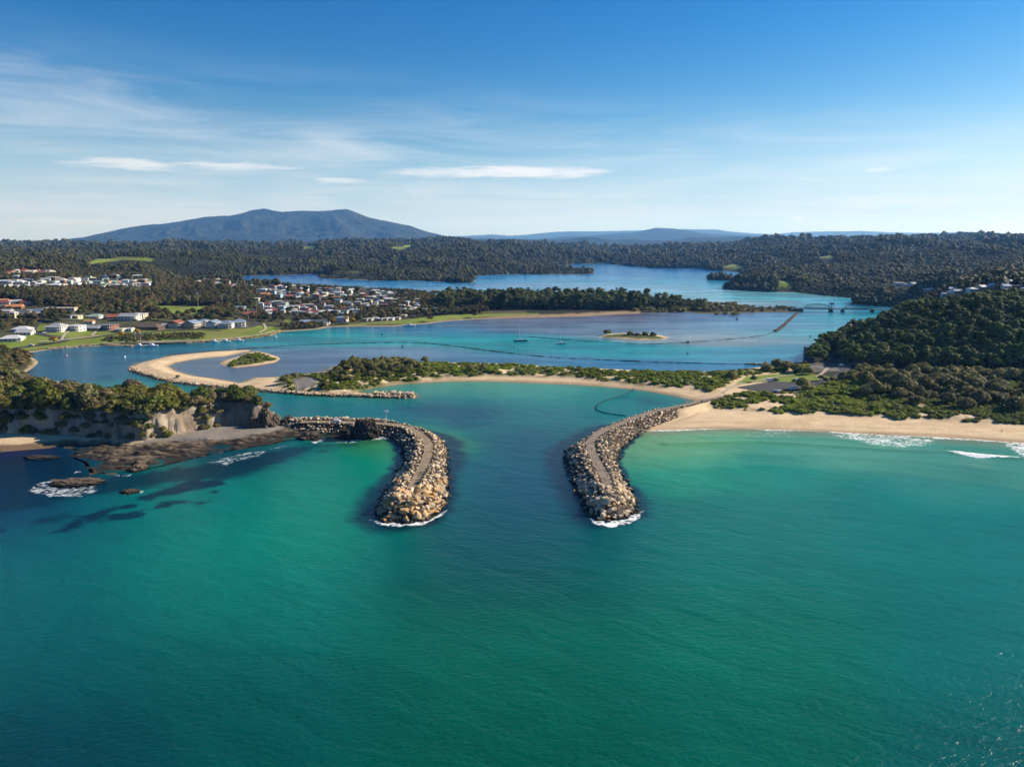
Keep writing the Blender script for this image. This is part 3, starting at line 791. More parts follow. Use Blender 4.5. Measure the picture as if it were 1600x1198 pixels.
LB = np.vstack([P([(560, 684), (590, 681), (611, 684.5), (624, 697), (630, 712), (627, 726), (617, 745), (602, 768), (592, 788), (587, 805), (604, 814), (640, 817), (672, 810), (690, 797), (696, 780), (698, 760),
        (700, 735), (701, 712), (697, 694), (685, 681)]), P([(664, 671), (640, 665), (610, 659), (585, 656.5), (545, 655.5), (500, 655), (450, 654.5)], 3.2) + np.array([1.0, 5.5]), P([(428, 668), (440, 674), (470, 677), (520, 679), (545, 682)])])
RB = np.vstack([P([(1112, 624), (1070, 632.5), (1030, 639), (995, 647.5), (958, 661)], 3.2) + np.array([-2.5, 4.0]), P([(922, 678)], 1.0), P([(898, 694), (884, 704), (881, 714), (887, 738), (901, 765), (915, 790), (921, 806), (938, 813), (972, 811), (993, 800), (994, 786),
        (984, 768), (974, 745), (966, 722), (971, 704), (986, 690), (1004, 675), (1040, 663), (1078, 650), (1116, 636)])])
WEED = [P(p) for p in ([(78, 833), (95, 826), (120, 812), (150, 800), (185, 788), (212, 786), (216, 791), (185, 797), (165, 806), (140, 815), (110, 829)],
                       [(155, 816), (180, 803), (210, 800), (228, 802), (215, 809), (180, 813)], [(225, 796), (255, 785), (290, 783), (292, 786), (262, 793)], [(296, 788), (305, 784), (318, 785), (303, 789)],
                       [(52, 817), (70, 808), (100, 804), (108, 808), (80, 815)], [(205, 783), (240, 770), (270, 758), (310, 750), (350, 752), (356, 757), (320, 764), (270, 772), (235, 780)],
                       [(326, 768), (340, 764), (338, 770)], [(-5, 826), (8, 821), (16, 824), (5, 829)], [(-60, 735), (20, 716), (110, 716), (150, 745), (250, 735), (350, 722), (400, 712), (450, 700), (500, 694), (470, 712), (420, 730), (380, 745), (340, 752), (280, 752), (200, 768), (120, 776), (60, 790), (0, 800), (-60, 806)],
                       [(495, 703), (505, 701), (510, 704), (500, 707)], [(560, 690), (600, 686), (560, 697), (500, 699), (480, 694)])]
WEED_A = [0.95, 0.9, 0.9, 0.9, 0.8, 0.92, 0.9, 0.9, 0.85, 0.8, 0.5]
WEED2 = [P(p) for p in ([(620, 637), (680, 632), (760, 640), (790, 655), (740, 662), (680, 650)], [(700, 662), (730, 660), (745, 668), (715, 670)], [(975, 622), (1005, 620), (1035, 630), (1010, 634)],
                        [(90, 570), (140, 562), (200, 585), (160, 595)])]


def line_d(x, y, pts):
    return -poly_sd(P(pts), x, y, False)


SEA_GAIN, SEA_SKY, SEA_OFF = np.array([0.71, 0.79, 0.635]), np.array([0.06, 0.085, 0.06]), np.array([0.011, 0.016, 0.004])
Ysea = np.concatenate([np.arange(70, 350, 0.8), np.geomspace(350, 3500, 620)])
wx, wy, wq = grid(Ysea, np.arange(-1.25, 1.25, 0.0029))
wsd = poly_sd(WATER, wx, wy)
kf = (wsd > -4 * np.clip(wy / 400, 1, 8) - 22 * (wy < 420) * (wx < -40))[wq].any(1)
wq = wq[kf]
used = np.unique(wq); remap = np.full(len(wx), -1); remap[used] = np.arange(len(used))
wx, wy, wsd, wq = wx[used], wy[used], wsd[used], remap[wq]
wc = sea_colour(wx, wy)
DARK = np.array([0.018, 0.040, 0.052])
near = np.where(wy < 520)[0]
xn, yn = wx[near], wy[near]
nz = (fbm(xn / 5, yn / 5, 33, 4) - 0.5)
nz2 = (fbm(xn / 22, yn / 22, 35, 3) - 0.5)
cn = wc[near]
for p, a in zip(WEED, WEED_A):
    soft = 2.0 if a > 0.86 else 5.0
    cn = lerp(cn, DARK, a * sstep(-soft, soft, poly_sd(p, xn, yn) + nz * 9))
for p in WEED2:
    cn = lerp(cn, np.array(s2l(6, 78, 100)), 0.6 * sstep(-10, 10, poly_sd(p, xn, yn) + nz * 18))
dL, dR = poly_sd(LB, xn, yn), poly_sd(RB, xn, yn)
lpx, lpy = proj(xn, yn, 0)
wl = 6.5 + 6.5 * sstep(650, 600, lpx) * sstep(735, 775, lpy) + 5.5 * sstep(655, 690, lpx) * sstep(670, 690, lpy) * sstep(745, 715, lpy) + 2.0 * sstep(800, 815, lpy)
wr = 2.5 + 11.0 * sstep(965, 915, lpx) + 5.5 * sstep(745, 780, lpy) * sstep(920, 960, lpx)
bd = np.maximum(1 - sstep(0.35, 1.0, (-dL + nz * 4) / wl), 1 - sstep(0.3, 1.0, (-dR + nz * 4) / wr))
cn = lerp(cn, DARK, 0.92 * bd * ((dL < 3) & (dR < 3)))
wc[near] = cn
# streaks and shoals on the far shallows
fa = np.where(wy > 560)[0]
nf = fbm(wx[fa] / 60, wy[fa] / 16, 63, 4)
wc[fa] *= (0.82 + 0.36 * sstep(0.3, 0.7, nf))[:, None]
shoal = sstep(0.52, 0.66, fbm(wx[fa] / 110, wy[fa] / 40, 67, 4)) * 0.35 * (wy[fa] > 1050)
wc[fa] = lerp(wc[fa], np.array([0.24, 0.22, 0.22]), shoal)
# shallow sand shows through along sandy shores
sp_x, sp_y = proj(wx, wy, 0)
shal = (1 - sstep(0.0, 1.0, (wsd + 1.0) / np.where(sp_y > 640, 16.0, 8.0))) * ((sp_x > 560) & (sp_y > 590) | (sp_x > 1000) & (sp_y > 640) | ((sp_x > 200) & (sp_x < 560) & (sp_y > 545) & (sp_y < 600)))
shal *= ~((sp_x < 660) & (sp_y > 622))
wc = lerp(wc, np.array([0.26, 0.235, 0.14]), shal * 0.8)
# foam
foam = np.zeros(len(wx))


def add_foam(d, lo, hi, amt):
    np.maximum(foam, amt * (1 - sstep(lo, hi, d)), out=foam)


rb = (sp_x > 1000) & (sp_y > 640)
add_foam(np.where(rb, wsd + (fbm(wx / 20, wy / 20, 77, 3) - 0.5) * 6, 99), 0.4, 4.0, 0.85)
pf = lambda pts: -poly_sd(P(pts), wx, wy)
for pts, amt, soft in (([(1288, 672), (1350, 676), (1467, 685), (1455, 694), (1412, 701), (1360, 695), (1310, 684)], 0.74, 8), ([(1476, 704), (1500, 704.5), (1525, 708), (1560, 711), (1597, 714), (1570, 716), (1530, 716), (1495, 710)], 1.0, 1.2),
                       ([(1566, 691), (1620, 694), (1700, 712), (1650, 722), (1598, 713), (1580, 703)], 0.8, 5), ([(1150, 674), (1230, 673), (1250, 684), (1170, 686)], 0.55, 7), ([(1010, 682), (1060, 676), (1080, 688), (1030, 692)], 0.46, 7),
                       ([(44, 768), (62, 753), (85, 750), (95, 764), (130, 757), (152, 753), (150, 768), (125, 776), (75, 776)], 0.72, 3.5), ([(184, 768), (200, 765), (227, 766), (222, 771), (195, 773)], 0.75, 1.5),
                       ([(318, 724), (345, 716), (370, 710), (400, 704), (416, 705), (408, 712), (372, 720), (352, 729), (340, 724)], 0.66, 4), ([(410, 703), (440, 696), (470, 690), (440, 700)], 0.6, 3), ([(484, 690), (500, 685), (515, 687), (492, 693)], 0.75, 1.5),
                       ([(524, 691), (550, 682), (575, 682), (610, 680), (612, 685), (570, 688), (540, 693)], 0.75, 2), ([(576, 812), (600, 815), (640, 818), (672, 810), (700, 795), (694, 804), (660, 820), (620, 823), (595, 820)], 0.9, 1.6),
                       ([(921, 810), (945, 813), (975, 811), (992, 799), (1008, 796), (1000, 808), (985, 818), (955, 824), (930, 819)], 0.85, 2.0), ([(112, 740), (120, 733), (130, 738)], 0.6, 2), ([(165, 743), (200, 741), (215, 738), (200, 745)], 0.62, 1.5)):
    add_foam(pf(pts), -soft * 0.5, soft, amt)
add_foam(np.where((sp_x > 590) & (sp_x < 636) & (sp_y > 685) & (sp_y < 790), 0 * wx - poly_sd(LB, wx, wy) , 99) + 0 * wx, 0.5, 3.5, 0.55)
for line, amt, wdt in (([(1080, 688), (1180, 689), (1300, 696), (1400, 704), (1500, 708), (1620, 722)], 0.28, 1.2), ([(1180, 682), (1250, 684), (1290, 690)], 0.3, 1.0), ([(1030, 693), (1100, 689), (1160, 690)], 0.25, 1.0)):
    add_foam(line_d(wx, wy, line), 0, wdt, amt)
# swell lifting over the bar in front of the right beach, a breaking crest
wz = np.zeros(len(wx))
m = np.where((sp_x > 950) & (sp_y > 660) & (sp_y < 780))[0]
for line, amp, sg in (([(1040, 694), (1180, 690), (1300, 697), (1400, 704), (1480, 707), (1540, 713), (1700, 726), (1900, 740)], 0.75, 2.4), ([(1000, 715), (1150, 708), (1300, 713), (1450, 722), (1650, 745)], 0.35, 4.0), ([(1020, 735), (1200, 728), (1400, 740), (1600, 765)], 0.3, 5.0), ([(1100, 682), (1300, 686), (1450, 695), (1600, 705)], 0.3, 1.6)):
    wz[m] += amp * np.exp(-(line_d(wx[m], wy[m], line) / sg) ** 2)
wz = np.where(wsd > 2, wz * sstep(2, 8, wsd), 0)

wm = bpy.data.materials.new('water')
wm.use_nodes = True
t = NT(wm.node_tree)
bs = wm.node_tree.nodes['Principled BSDF']
pos = t.n('ShaderNodeTexCoord').outputs['Object']
at = t.n('ShaderNodeAttribute', attribute_name='Col').outputs['Color']
fo = t.n('ShaderNodeAttribute', attribute_name='Foam').outputs['Fac']
vor = t.n('ShaderNodeTexVoronoi', {'Vector': t.n('ShaderNodeVectorMath', {0: pos, 1: t.n('ShaderNodeTexNoise', {'Vector': pos, 'Scale': 0.5, 'Detail': 3.0}).outputs[1]}, operation='ADD').outputs[0], 'Scale': 0.42}, feature='DISTANCE_TO_EDGE').outputs[0]
fn = t.m('ADD', t.m('MULTIPLY', t.noise(t.scaled(pos, (0.7, 1.2, 1)), 0.20, 8, 0.76, 1.2), 0.86), t.m('MULTIPLY', t.m('SUBTRACT', 1.0, t.sstep(vor, 0.0, 0.35)), 0.14))
ff = t.sstep(t.m('ADD', t.m('MULTIPLY', fo, 0.58), fn), 0.86, 1.12)
# scattered flecks of foam and glitter on the open sea
fl = t.noise(t.scaled(pos, (1.0, 0.6, 1)), 0.55, 3, 0.6)
fl2 = t.noise(pos, 0.02, 3, 0.6)
ff = t.m('MAXIMUM', ff, t.m('MULTIPLY', t.m('MULTIPLY', t.sstep(fl, 0.79, 0.83), t.sstep(fl2, 0.45, 0.65)), 0.35))
rot = t.n('ShaderNodeVectorRotate', {'Vector': pos, 'Angle': R(28)}, rotation_type='Z_AXIS').outputs[0]
rot2 = t.n('ShaderNodeVectorRotate', {'Vector': pos, 'Angle': R(-14)}, rotation_type='Z_AXIS').outputs[0]
sw = t.noise(t.scaled(rot, (0.40, 1.0, 1)), 0.16, 3, 0.6, 0.5)
ch = t.noise(t.scaled(rot2, (0.55, 1.0, 1)), 0.85, 5, 0.62, 0.5)
rip = t.noise(t.scaled(rot, (0.6, 1.0, 1)), 1.3, 4, 0.65, 0.3)
hgt = t.m('ADD', t.m('MULTIPLY', sw, 1.0), t.m('ADD', t.m('MULTIPLY', ch, 0.62), t.m('MULTIPLY', rip, 0.30)))
bp = t.n('ShaderNodeBump', {'Height': hgt, 'Strength': 0.46, 'Distance': 1.0})
kk = t.m('ADD', 0.60, t.m('ADD', t.m('MULTIPLY', sw, 0.35), t.m('MULTIPLY', t.noise(t.scaled(rot, (0.5, 1.0, 1)), 0.026, 6, 0.68, 0.8), 0.50)))
c = t.mix(1.0, at, t.n('ShaderNodeCombineColor', {0: kk, 1: kk, 2: kk}).outputs[0], 'MULTIPLY')
c = t.mix(ff, c, (0.80, 0.82, 0.82))
t.t.links.new(c, bs.inputs['Base Color'])
t.t.links.new(t.m('MULTIPLY_ADD', ff, 0.6, 0.18), bs.inputs['Roughness'])
bs.inputs['IOR'].default_value = 1.333
bs.inputs['Specular IOR Level'].default_value = 0.32
t.t.links.new(bp.outputs[0], bs.inputs['Normal'])

reg = np.where(wy > 1075, 2, np.where((wy > 520) | ((wy > 375) & (sp_x < 660)), 1, 0))
reg[(sp_x > 560) & (sp_y > 590)] = 0
fr = np.median(reg[wq], axis=1).astype(int)
for k, nm in ((0, 'sea'), (1, 'inlet_water'), (2, 'lake')):
    q = wq[fr == k]
    u_ = np.unique(q); rm = np.full(len(wx), -1); rm[u_] = np.arange(len(u_))
    me = fast_mesh(nm, np.stack([wx[u_], wy[u_], wz[u_]], 1), rm[q], wm, True, np.clip(wc[u_] * SEA_GAIN * (1 + 0.5 * sstep(250, 1500, wy[u_]))[:, None] - SEA_SKY * sstep(150, 1500, wy[u_])[:, None] - SEA_OFF, 0.0005, 0.9), {'Foam': foam[u_]})
    tag(link(nm, me), kind='structure')
# the sea floor and the wide sea beyond the built patches
base = MB().box(-40000, 40000, -3000, 60000, -9, -6.5).obj('sea_bed', material('sea_bed', (0.03, 0.08, 0.10), 0.8))
tag(base, kind='structure')

# ------------------------------------------------------------------ mountain and far ridges
M_MT = bpy.data.materials.new('forested_slopes')
M_MT.use_nodes = True
t = NT(M_MT.node_tree)
bs = M_MT.node_tree.nodes['Principled BSDF']
bs.inputs['Roughness'].default_value = 0.95; bs.inputs['Specular IOR Level'].default_value = 0.05
pos = t.n('ShaderNodeTexCoord').outputs['Object']
c = t.mix(t.sstep(t.noise(pos, 0.004, 5, 0.6), 0.35, 0.65), (0.016, 0.024, 0.018), (0.045, 0.046, 0.026))
c = t.mix(t.sstep(t.noise(pos, 0.0016, 6, 0.68), 0.70, 0.73), c, (0.16, 0.14, 0.12))
t.t.links.new(c, bs.inputs['Base Color'])
bp = t.n('ShaderNodeBump', {'Height': t.noise(pos, 0.012, 6, 0.7), 'Strength': 1.0, 'Distance': 70.0})
t.t.links.new(bp.outputs[0], bs.inputs['Normal'])


def ridge(name, sky_px, Y0, front, back, amp, seed, scale):
    """a range whose skyline runs through the given pixels at distance Y0"""
    a = np.array(sky_px, float)
    a = np.vstack([[a[0, 0] - 250, a[0, 1] + 16], a, [a[-1, 0] + 250, a[-1, 1] + 16]])
    us = np.arange((a[0, 0] - 800) / FPX, (a[-1, 0] - 800) / FPX, 0.0016)
    ys = np.concatenate([np.linspace(Y0 - front, Y0, 70), np.linspace(Y0, Y0 + back, 26)[1:]])
    X, Y, q = grid(ys, us)
    X = X / Y * Y0                                     # straight valleys: columns run parallel
    py = np.interp(X / Y0 * FPX + 800, a[:, 0], a[:, 1])
    b = (599 - py) / FPX
    top = H + Y0 * (-SP + b * CP) / (CP + b * SP)
    tt = np.where(Y < Y0, (Y - (Y0 - front)) / front, (Y0 + back - Y) / back)
    n = fbm(X / scale + 0.35 * Y / scale, Y / scale / 2.2, seed, 5)
    rid = 1 - np.abs(2 * n - 1)
    prof = np.where(Y < Y0, tt ** 1.15, tt ** 1.3)
    z = top * prof * (1 - amp * (1 - rid) * sstep(1.0, 0.55, tt)) + (fbm(X / 60, Y / 60, seed + 5, 3) - 0.5) * Y0 * 0.0009 * (Y <= Y0)
    z = np.maximum(z, -5)
    me = fast_mesh(name, np.stack([X, Y, z], 1), q, M_MT)
    return tag(link(name, me), kind='structure')


ridge('mountain', [(60, 402), (110, 392), (135, 385), (150, 379), (175, 366), (207, 357), (237, 352), (275, 349), (300, 345), (332, 339), (370, 337), (392, 333), (402, 329), (415, 327), (425, 326), (437, 329), (450, 331),
                   (482, 329.5), (505, 330), (525, 329), (540, 327), (550, 327), (560, 331), (580, 339), (600, 344), (612, 346), (645, 353), (667, 361), (695, 368), (712, 372), (760, 374), (800, 377)], 13500, 2600, 2600, 0.85, 3, 620)
ridge('hill_range', [(660, 372), (720, 369), (770, 366.5), (800, 368.5), (830, 366), (865, 362.5), (890, 361.5), (925, 361.5), (960, 361), (1000, 360), (1060, 358), (1110, 358.5), (1135, 362), (1165, 364.5), (1200, 366), (1230, 363), (1260, 362),
                     (1335, 361), (1380, 363), (1420, 364), (1450, 364), (1490, 362), (1520, 364), (1600, 366), (1700, 370)], 30000, 7000, 5000, 0.6, 8, 1800)
ridge('hill_range', [(-100, 388), (40, 384), (60, 383.5), (95, 383), (115, 381), (140, 377), (150, 376.5), (170, 380), (220, 384)], 26000, 6000, 4000, 0.6, 12, 1800)
ridge('hill_range', [(700, 374), (760, 374), (800, 374), (850, 373), (885, 369), (920, 368.5), (960, 365), (985, 364), (1005, 359), (1020, 356), (1045, 357), (1060, 359), (1080, 362.5), (1105, 366), (1140, 367), (1200, 369), (1300, 370.5), (1360, 373), (1450, 376)], 19000, 5000, 3500, 0.6, 14, 1200)
ridge('hill_range', [(690, 375), (760, 372.5), (830, 374.5), (880, 374.5), (910, 370.5), (935, 372), (955, 375.5), (975, 373), (1005, 375.5), (1050, 375), (1075, 371), (1110, 371.5), (1145, 369.5), (1180, 371.5), (1240, 372), (1330, 374.5), (1400, 378)], 11500, 2600, 2500, 0.6, 18, 800)

# ------------------------------------------------------------------ breakwaters and boulders
M_CORE = material('dark_rubble', (0.075, 0.058, 0.042), 0.95, 0.1, 0.5, 0.5, 0.6, 1.2)


def rock_mat(name, c1, c2, c3):
    """stone: a tone of its own per rock, mottling, and dark wet weed up to the tide mark"""
    m = bpy.data.materials.new(name); m.use_nodes = True
    t = NT(m.node_tree); bs = m.node_tree.nodes['Principled BSDF']
    bs.inputs['Roughness'].default_value = 0.85; bs.inputs['Specular IOR Level'].default_value = 0.2
    geo = t.n('ShaderNodeNewGeometry')
    isl = geo.outputs['Random Per Island']; oi = t.n('ShaderNodeObjectInfo').outputs['Random']
    r = t.m('FRACT', t.m('ADD', t.m('MULTIPLY', isl, 0.999), t.m('MULTIPLY', oi, 7.31)))
    ramp = t.n('ShaderNodeValToRGB', {0: r}); cr = ramp.color_ramp
    cr.elements[0].color = c1 + (1,); cr.elements[1].color = c3 + (1,)
    e = cr.elements.new(0.5); e.color = c2 + (1,)
    wp = geo.outputs['Position']
    k = t.m('MULTIPLY_ADD', t.noise(wp, 1.3, 4, 0.65), 0.8, 0.6)
    c = t.mix(1.0, ramp.outputs[0], t.n('ShaderNodeCombineColor', {0: k, 1: k, 2: k}).outputs[0], 'MULTIPLY')
    z = t.n('ShaderNodeSeparateXYZ', {0: wp}).outputs[2]
    tide = t.m('SUBTRACT', 1.0, t.sstep(t.m('ADD', z, t.noise(wp, 0.4, 2, 0.5)), 0.9, 1.7))
    c = t.mix(tide, c, (0.028, 0.023, 0.016))
    m.node_tree.links.new(c, bs.inputs['Base Color'])
    return m


M_TAN = rock_mat('tan_stone', (0.44, 0.24, 0.085), (0.50, 0.35, 0.18), (0.25, 0.17, 0.10))
M_GREY = rock_mat('grey_stone', (0.46, 0.335, 0.195), (0.56, 0.45, 0.31), (0.28, 0.20, 0.13))
M_BLACK = rock_mat('black_basalt', (0.045, 0.036, 0.03), (0.07, 0.055, 0.045), (0.055, 0.045, 0.04))
M_REEF = rock_mat('brown_reef', (0.14, 0.085, 0.05), (0.11, 0.085, 0.06), (0.16, 0.11, 0.075))


def rock_shape(seed, sub=2, elong=1.6, cuts=11):
    """a broken stone: a sphere trimmed by random planes; unit radius"""
    r = random.Random(seed)
    bm = bmesh.new()
    bmesh.ops.create_icosphere(bm, subdivisions=sub, radius=1.0)
    planes = []
    for _ in range(cuts):
        n = Vector((r.gauss(0, 1), r.gauss(0, 1), r.gauss(0, 1))).normalized()
        planes.append((n, r.uniform(0.36, 0.72)))
    sx, sy, sz = r.uniform(0.8, elong), r.uniform(0.75, 1.05), r.uniform(0.6, 0.9)
    for v in bm.verts:
        p = v.co.copy()
        for n, d in planes:
            k = p.dot(n)
            if k > d:
                p -= n * (k - d)
        v.co = Vector((p.x * sx, p.y * sy, p.z * sz)) * r.uniform(0.96, 1.04)
    me = bpy.data.meshes.new('boulder')
    bm.to_mesh(me); bm.free()
    return me


def mesh_np(me):
    v = np.empty(len(me.vertices) * 3, np.float32); me.vertices.foreach_get('co', v)
    f = np.array([p.vertices[:] for p in me.polygons])
    return v.reshape(-1, 3), f


ROCKS = [rock_shape(100 + i) for i in range(10)]
ROCKS_LOW = [mesh_np(rock_shape(200 + i, 1)) for i in range(8)]
ROAD_L = spline(P([(470, 659.5), (500, 659), (550, 660), (585, 661.3), (610, 663), (638, 668), (650, 674.5), (662, 683.5), (669, 694), (669.5, 706), (665, 719), (660, 731), (653, 745), (648, 755), (643, 764)], 4.0), 8)
ROAD_R = spline(P([(949, 760), (947, 749), (940, 736), (932, 722), (926, 707), (922.5, 695), (925, 686.5), (935, 677.5), (950, 669.5), (968, 663), (986, 655), (1012, 646), (1037, 639.5), (1075, 632), (1100, 625.5), (1130, 620)], 4.0), 8)


def dist_line(x, y, l):
    return -poly_sd(l, x, y, False)


def make_breakwater(label, poly, road, mat_top, smax):
    x0, y0 = poly.min(0) - 5; x1, y1 = poly.max(0) + 5
    X, Y = np.meshgrid(np.arange(x0, x1, 1.0), np.arange(y0, y1, 1.0))
    shp = X.shape; X, Y = X.ravel(), Y.ravel()

    def zf(x, y):
        s = poly_sd(poly, x, y); d = dist_line(x, y, road)
        z = np.clip(s * 0.62, -3.5, smax)
        return np.where(d < 3.0, np.clip(4.0, None, np.maximum(s * 1.5, -1)), z - 0.5 * (s < 6))
    s = poly_sd(poly, X, Y)
    i = np.arange(len(X)).reshape(shp)
    q = np.stack([i[:-1, :-1], i[:-1, 1:], i[1:, 1:], i[1:, :-1]], -1).reshape(-1, 4)
    q = q[(s > -4)[q].all(1)]
    u_ = np.unique(q); rm = np.full(len(X), -1); rm[u_] = np.arange(len(u_))
    c = poly.mean(0)
    root = empty('breakwater', (c[0], c[1], 0))
    tag(root, label, 'breakwater')
    v = np.stack([X[u_] - c[0], Y[u_] - c[1], zf(X[u_], Y[u_])], 1)
    link('core', fast_mesh('core', v, rm[q], M_CORE, False), root)
    tr = strip('track', road - c, 4.2, 0.0, mat_top, lambda x, y: np.full(len(x), 4.18), root)
    return zf


ZF_L = make_breakwater('curved rock breakwater with a pale gravel track, starting at the black rocks', LB, ROAD_L, M_DIRT, 4.4)
ZF_R = make_breakwater('hook shaped rock breakwater with a grey track, joined to the long beach', RB, ROAD_R, material('dusty_track', (0.25, 0.205, 0.155), 0.95, 0.1, 0.3, 0.3, 0.3, 2.0), 4.4)


def scatter_min(poly, n, rmin, rng, accept):
    """random points in a polygon kept apart by rmin (grid dart throwing)"""
    x0, y0 = poly.min(0) - 2; x1, y1 = poly.max(0) + 2
    x = rng.uniform(x0, x1, n); y = rng.uniform(y0, y1, n)
    ok = accept(x, y)
    x, y = x[ok], y[ok]
    cells = {}; keep = []
    for i in range(len(x)):
        cx, cy = int(x[i] / rmin), int(y[i] / rmin)
        good = True
        for a in (-1, 0, 1):
            for b in (-1, 0, 1):
                for j in cells.get((cx + a, cy + b), ()):
                    if (x[j] - x[i]) ** 2 + (y[j] - y[i]) ** 2 < rmin * rmin:
                        good = False
        if good:
            cells.setdefault((cx, cy), []).append(i); keep.append(i)
    return x[keep], y[keep]


def boulders(poly, road, zf, n_ind, label_tip, label_rest, group, tipw, mats, massname):
    def acc(x, y):
        return (poly_sd(poly, x, y) > -1.2) & (dist_line(x, y, road) > 2.75 + 0.5 * np.sin(x * 1.7 + y))
    x, y = scatter_min(poly, 60000, 1.42, rng, acc)
    z = zf(x, y)
    px, py = proj(x, y, z)
    tip = sstep(*tipw, py)
    r = rng.choice([0.75, 0.95, 1.1, 1.35], len(x)) * rng.uniform(0.85, 1.15, len(x)) * (1 + 0.5 * tip)
    dr = dist_line(x, y, road)
    r = np.where(dr < 5, r * 0.85, r)
    z = z + r * 0.12 + (rng.random(len(x)) - 0.3) * 0.5
    order = np.argsort(-(r / y))
    order = np.concatenate([order[py[order] > tipw[0]], order[py[order] <= tipw[0]]])
    for k, i in enumerate(order[:n_ind]):
        o = bpy.data.objects.new('boulder', ROCKS[k % len(ROCKS)])
        COL.objects.link(o)
        m = mats[0] if (tip[i] > 0.5 and rng.random() < 0.8) else mats[1]
        o.material_slots[0].link = 'OBJECT' if len(o.material_slots) else 'DATA'
        o.material_slots[0].material = m
        o.location = (x[i], y[i], z[i]); o.scale = (r[i],) * 3
        o.rotation_euler = (rng.uniform(-.6, .6), rng.uniform(-.6, .6), rng.uniform(0, 6.28))
        tag(o, label_tip, 'boulder', group)
    vs, fs, off = [], [], 0
    for k, i in enumerate(order[n_ind:]):
        v, f = ROCKS_LOW[k % len(ROCKS_LOW)]
        a = rng.uniform(0, 6.28); ca, sa = math.cos(a), math.sin(a); tl = rng.uniform(-.5, .5)
        q = v * r[i]
        q = np.stack([q[:, 0], q[:, 1] * math.cos(tl) - q[:, 2] * math.sin(tl), q[:, 1] * math.sin(tl) + q[:, 2] * math.cos(tl)], 1)
        q = np.stack([q[:, 0] * ca - q[:, 1] * sa + x[i], q[:, 0] * sa + q[:, 1] * ca + y[i], q[:, 2] + z[i]], 1)
        vs.append(q); fs.append(f + off); off += len(v)
    me = fast_mesh(massname, np.vstack(vs), np.vstack(fs), mats[1], False)
    tag(link(massname, me), label_rest, 'rocks', None, 'stuff')


for me in ROCKS:
    me.materials.append(M_TAN)
boulders(LB, ROAD_L, ZF_L, 135, 'rough tan boulder on the seaward head of the breakwater below the cliff', 'pale boulders armouring the sides of the left breakwater', 'tan boulders on the head of the curved breakwater',
         (728, 768), (M_TAN, M_GREY), 'breakwater_rubble')
boulders(RB, ROAD_R, ZF_R, 135, 'pale grey boulder on the seaward head of the breakwater by the beach', 'pale boulders armouring the sides of the right breakwater', 'grey boulders on the head of the hooked breakwater',
         (735, 775), (M_GREY, M_GREY), 'breakwater_rubble')


def rock_line(name, line, n, wdt, size, z0, mat, label, individuals=0, ilabel=None, group=None):
    """loose stones heaped along a line"""
    l = np.array(line, float)
    seg = np.linalg.norm(np.diff(l, axis=0), axis=1); cum = np.concatenate([[0], np.cumsum(seg)])
    d = rng.uniform(0, cum[-1], n)
    x = np.interp(d, cum, l[:, 0]); y = np.interp(d, cum, l[:, 1])
    x = x + rng.normal(0, wdt * 0.45, n); y = y + rng.normal(0, wdt * 0.45, n)
    vs, fs, off = [], [], 0
    for i in range(n):
        r = rng.uniform(*size); zz = z0 + rng.uniform(-0.2, 0.5)
        if i < individuals:
            o = bpy.data.objects.new('boulder', ROCKS[i % len(ROCKS)]); COL.objects.link(o)
            o.material_slots[0].link = 'OBJECT'; o.material_slots[0].material = mat
            o.location = (x[i], y[i], zz); o.scale = (r * 1.15,) * 3; o.rotation_euler = (rng.uniform(-.6, .6), 0, rng.uniform(0, 6.28))
            tag(o, ilabel, 'boulder', group)
            continue
        v, f = ROCKS_LOW[i % len(ROCKS_LOW)]
        a = rng.uniform(0, 6.28); q = v * r
        vs.append(np.stack([q[:, 0] * math.cos(a) - q[:, 1] * math.sin(a) + x[i], q[:, 0] * math.sin(a) + q[:, 1] * math.cos(a) + y[i], q[:, 2] + zz], 1))
        fs.append(f + off); off += len(v)
    me = fast_mesh(name, np.vstack(vs), np.vstack(fs), mat, False)
    return tag(link(name, me), label, 'rocks', None, 'stuff')


TW = spline(P([(206, 575), (212, 580), (232, 586), (262, 594.5), (300, 600.5), (350, 605.5), (400, 609.5), (450, 614), (500, 617.5), (560, 619.5), (620, 621), (646, 620.5)]), 8)
rock_line('wall_rubble', TW, 1500, 2.6, (0.7, 1.25), 0.9, M_GREY, 'pale stones heaped along the inner training wall and sandbank edge')
rock_line('wall_rubble', spline(P([(585, 618.5), (620, 619), (647, 619.5)]), 8), 120, 3.2, (0.9, 1.5), 1.9, M_GREY, 'larger pale stones heaped on the outer end of the inner training wall', 28,
          'pale boulder on the outer end of the low wall along the sandy spit', 'boulders on the end of the inner training wall')
W1 = spline(P([(262, 556), (275, 554), (330, 548.5), (400, 544), (450, 540), (525, 537), (607, 535), (662, 536), (712, 541), (800, 552), (875, 559), (950, 562.5), (1025, 565.5), (1100, 567.5), (1162, 569), (1205, 569)]), 8)
W2 = spline(P([(800, 525), (840, 527), (875, 530), (950, 535), (1012, 537), (1075, 535), (1125, 531), (1170, 527), (1200, 522), (1214, 516), (1226, 507), (1238, 496), (1246, 489)]), 8)
M_WALL = material('weedy_wall', (0.06, 0.05, 0.042), 0.9, 0.1, 0.4, 0.3, 0.6, 1.0)


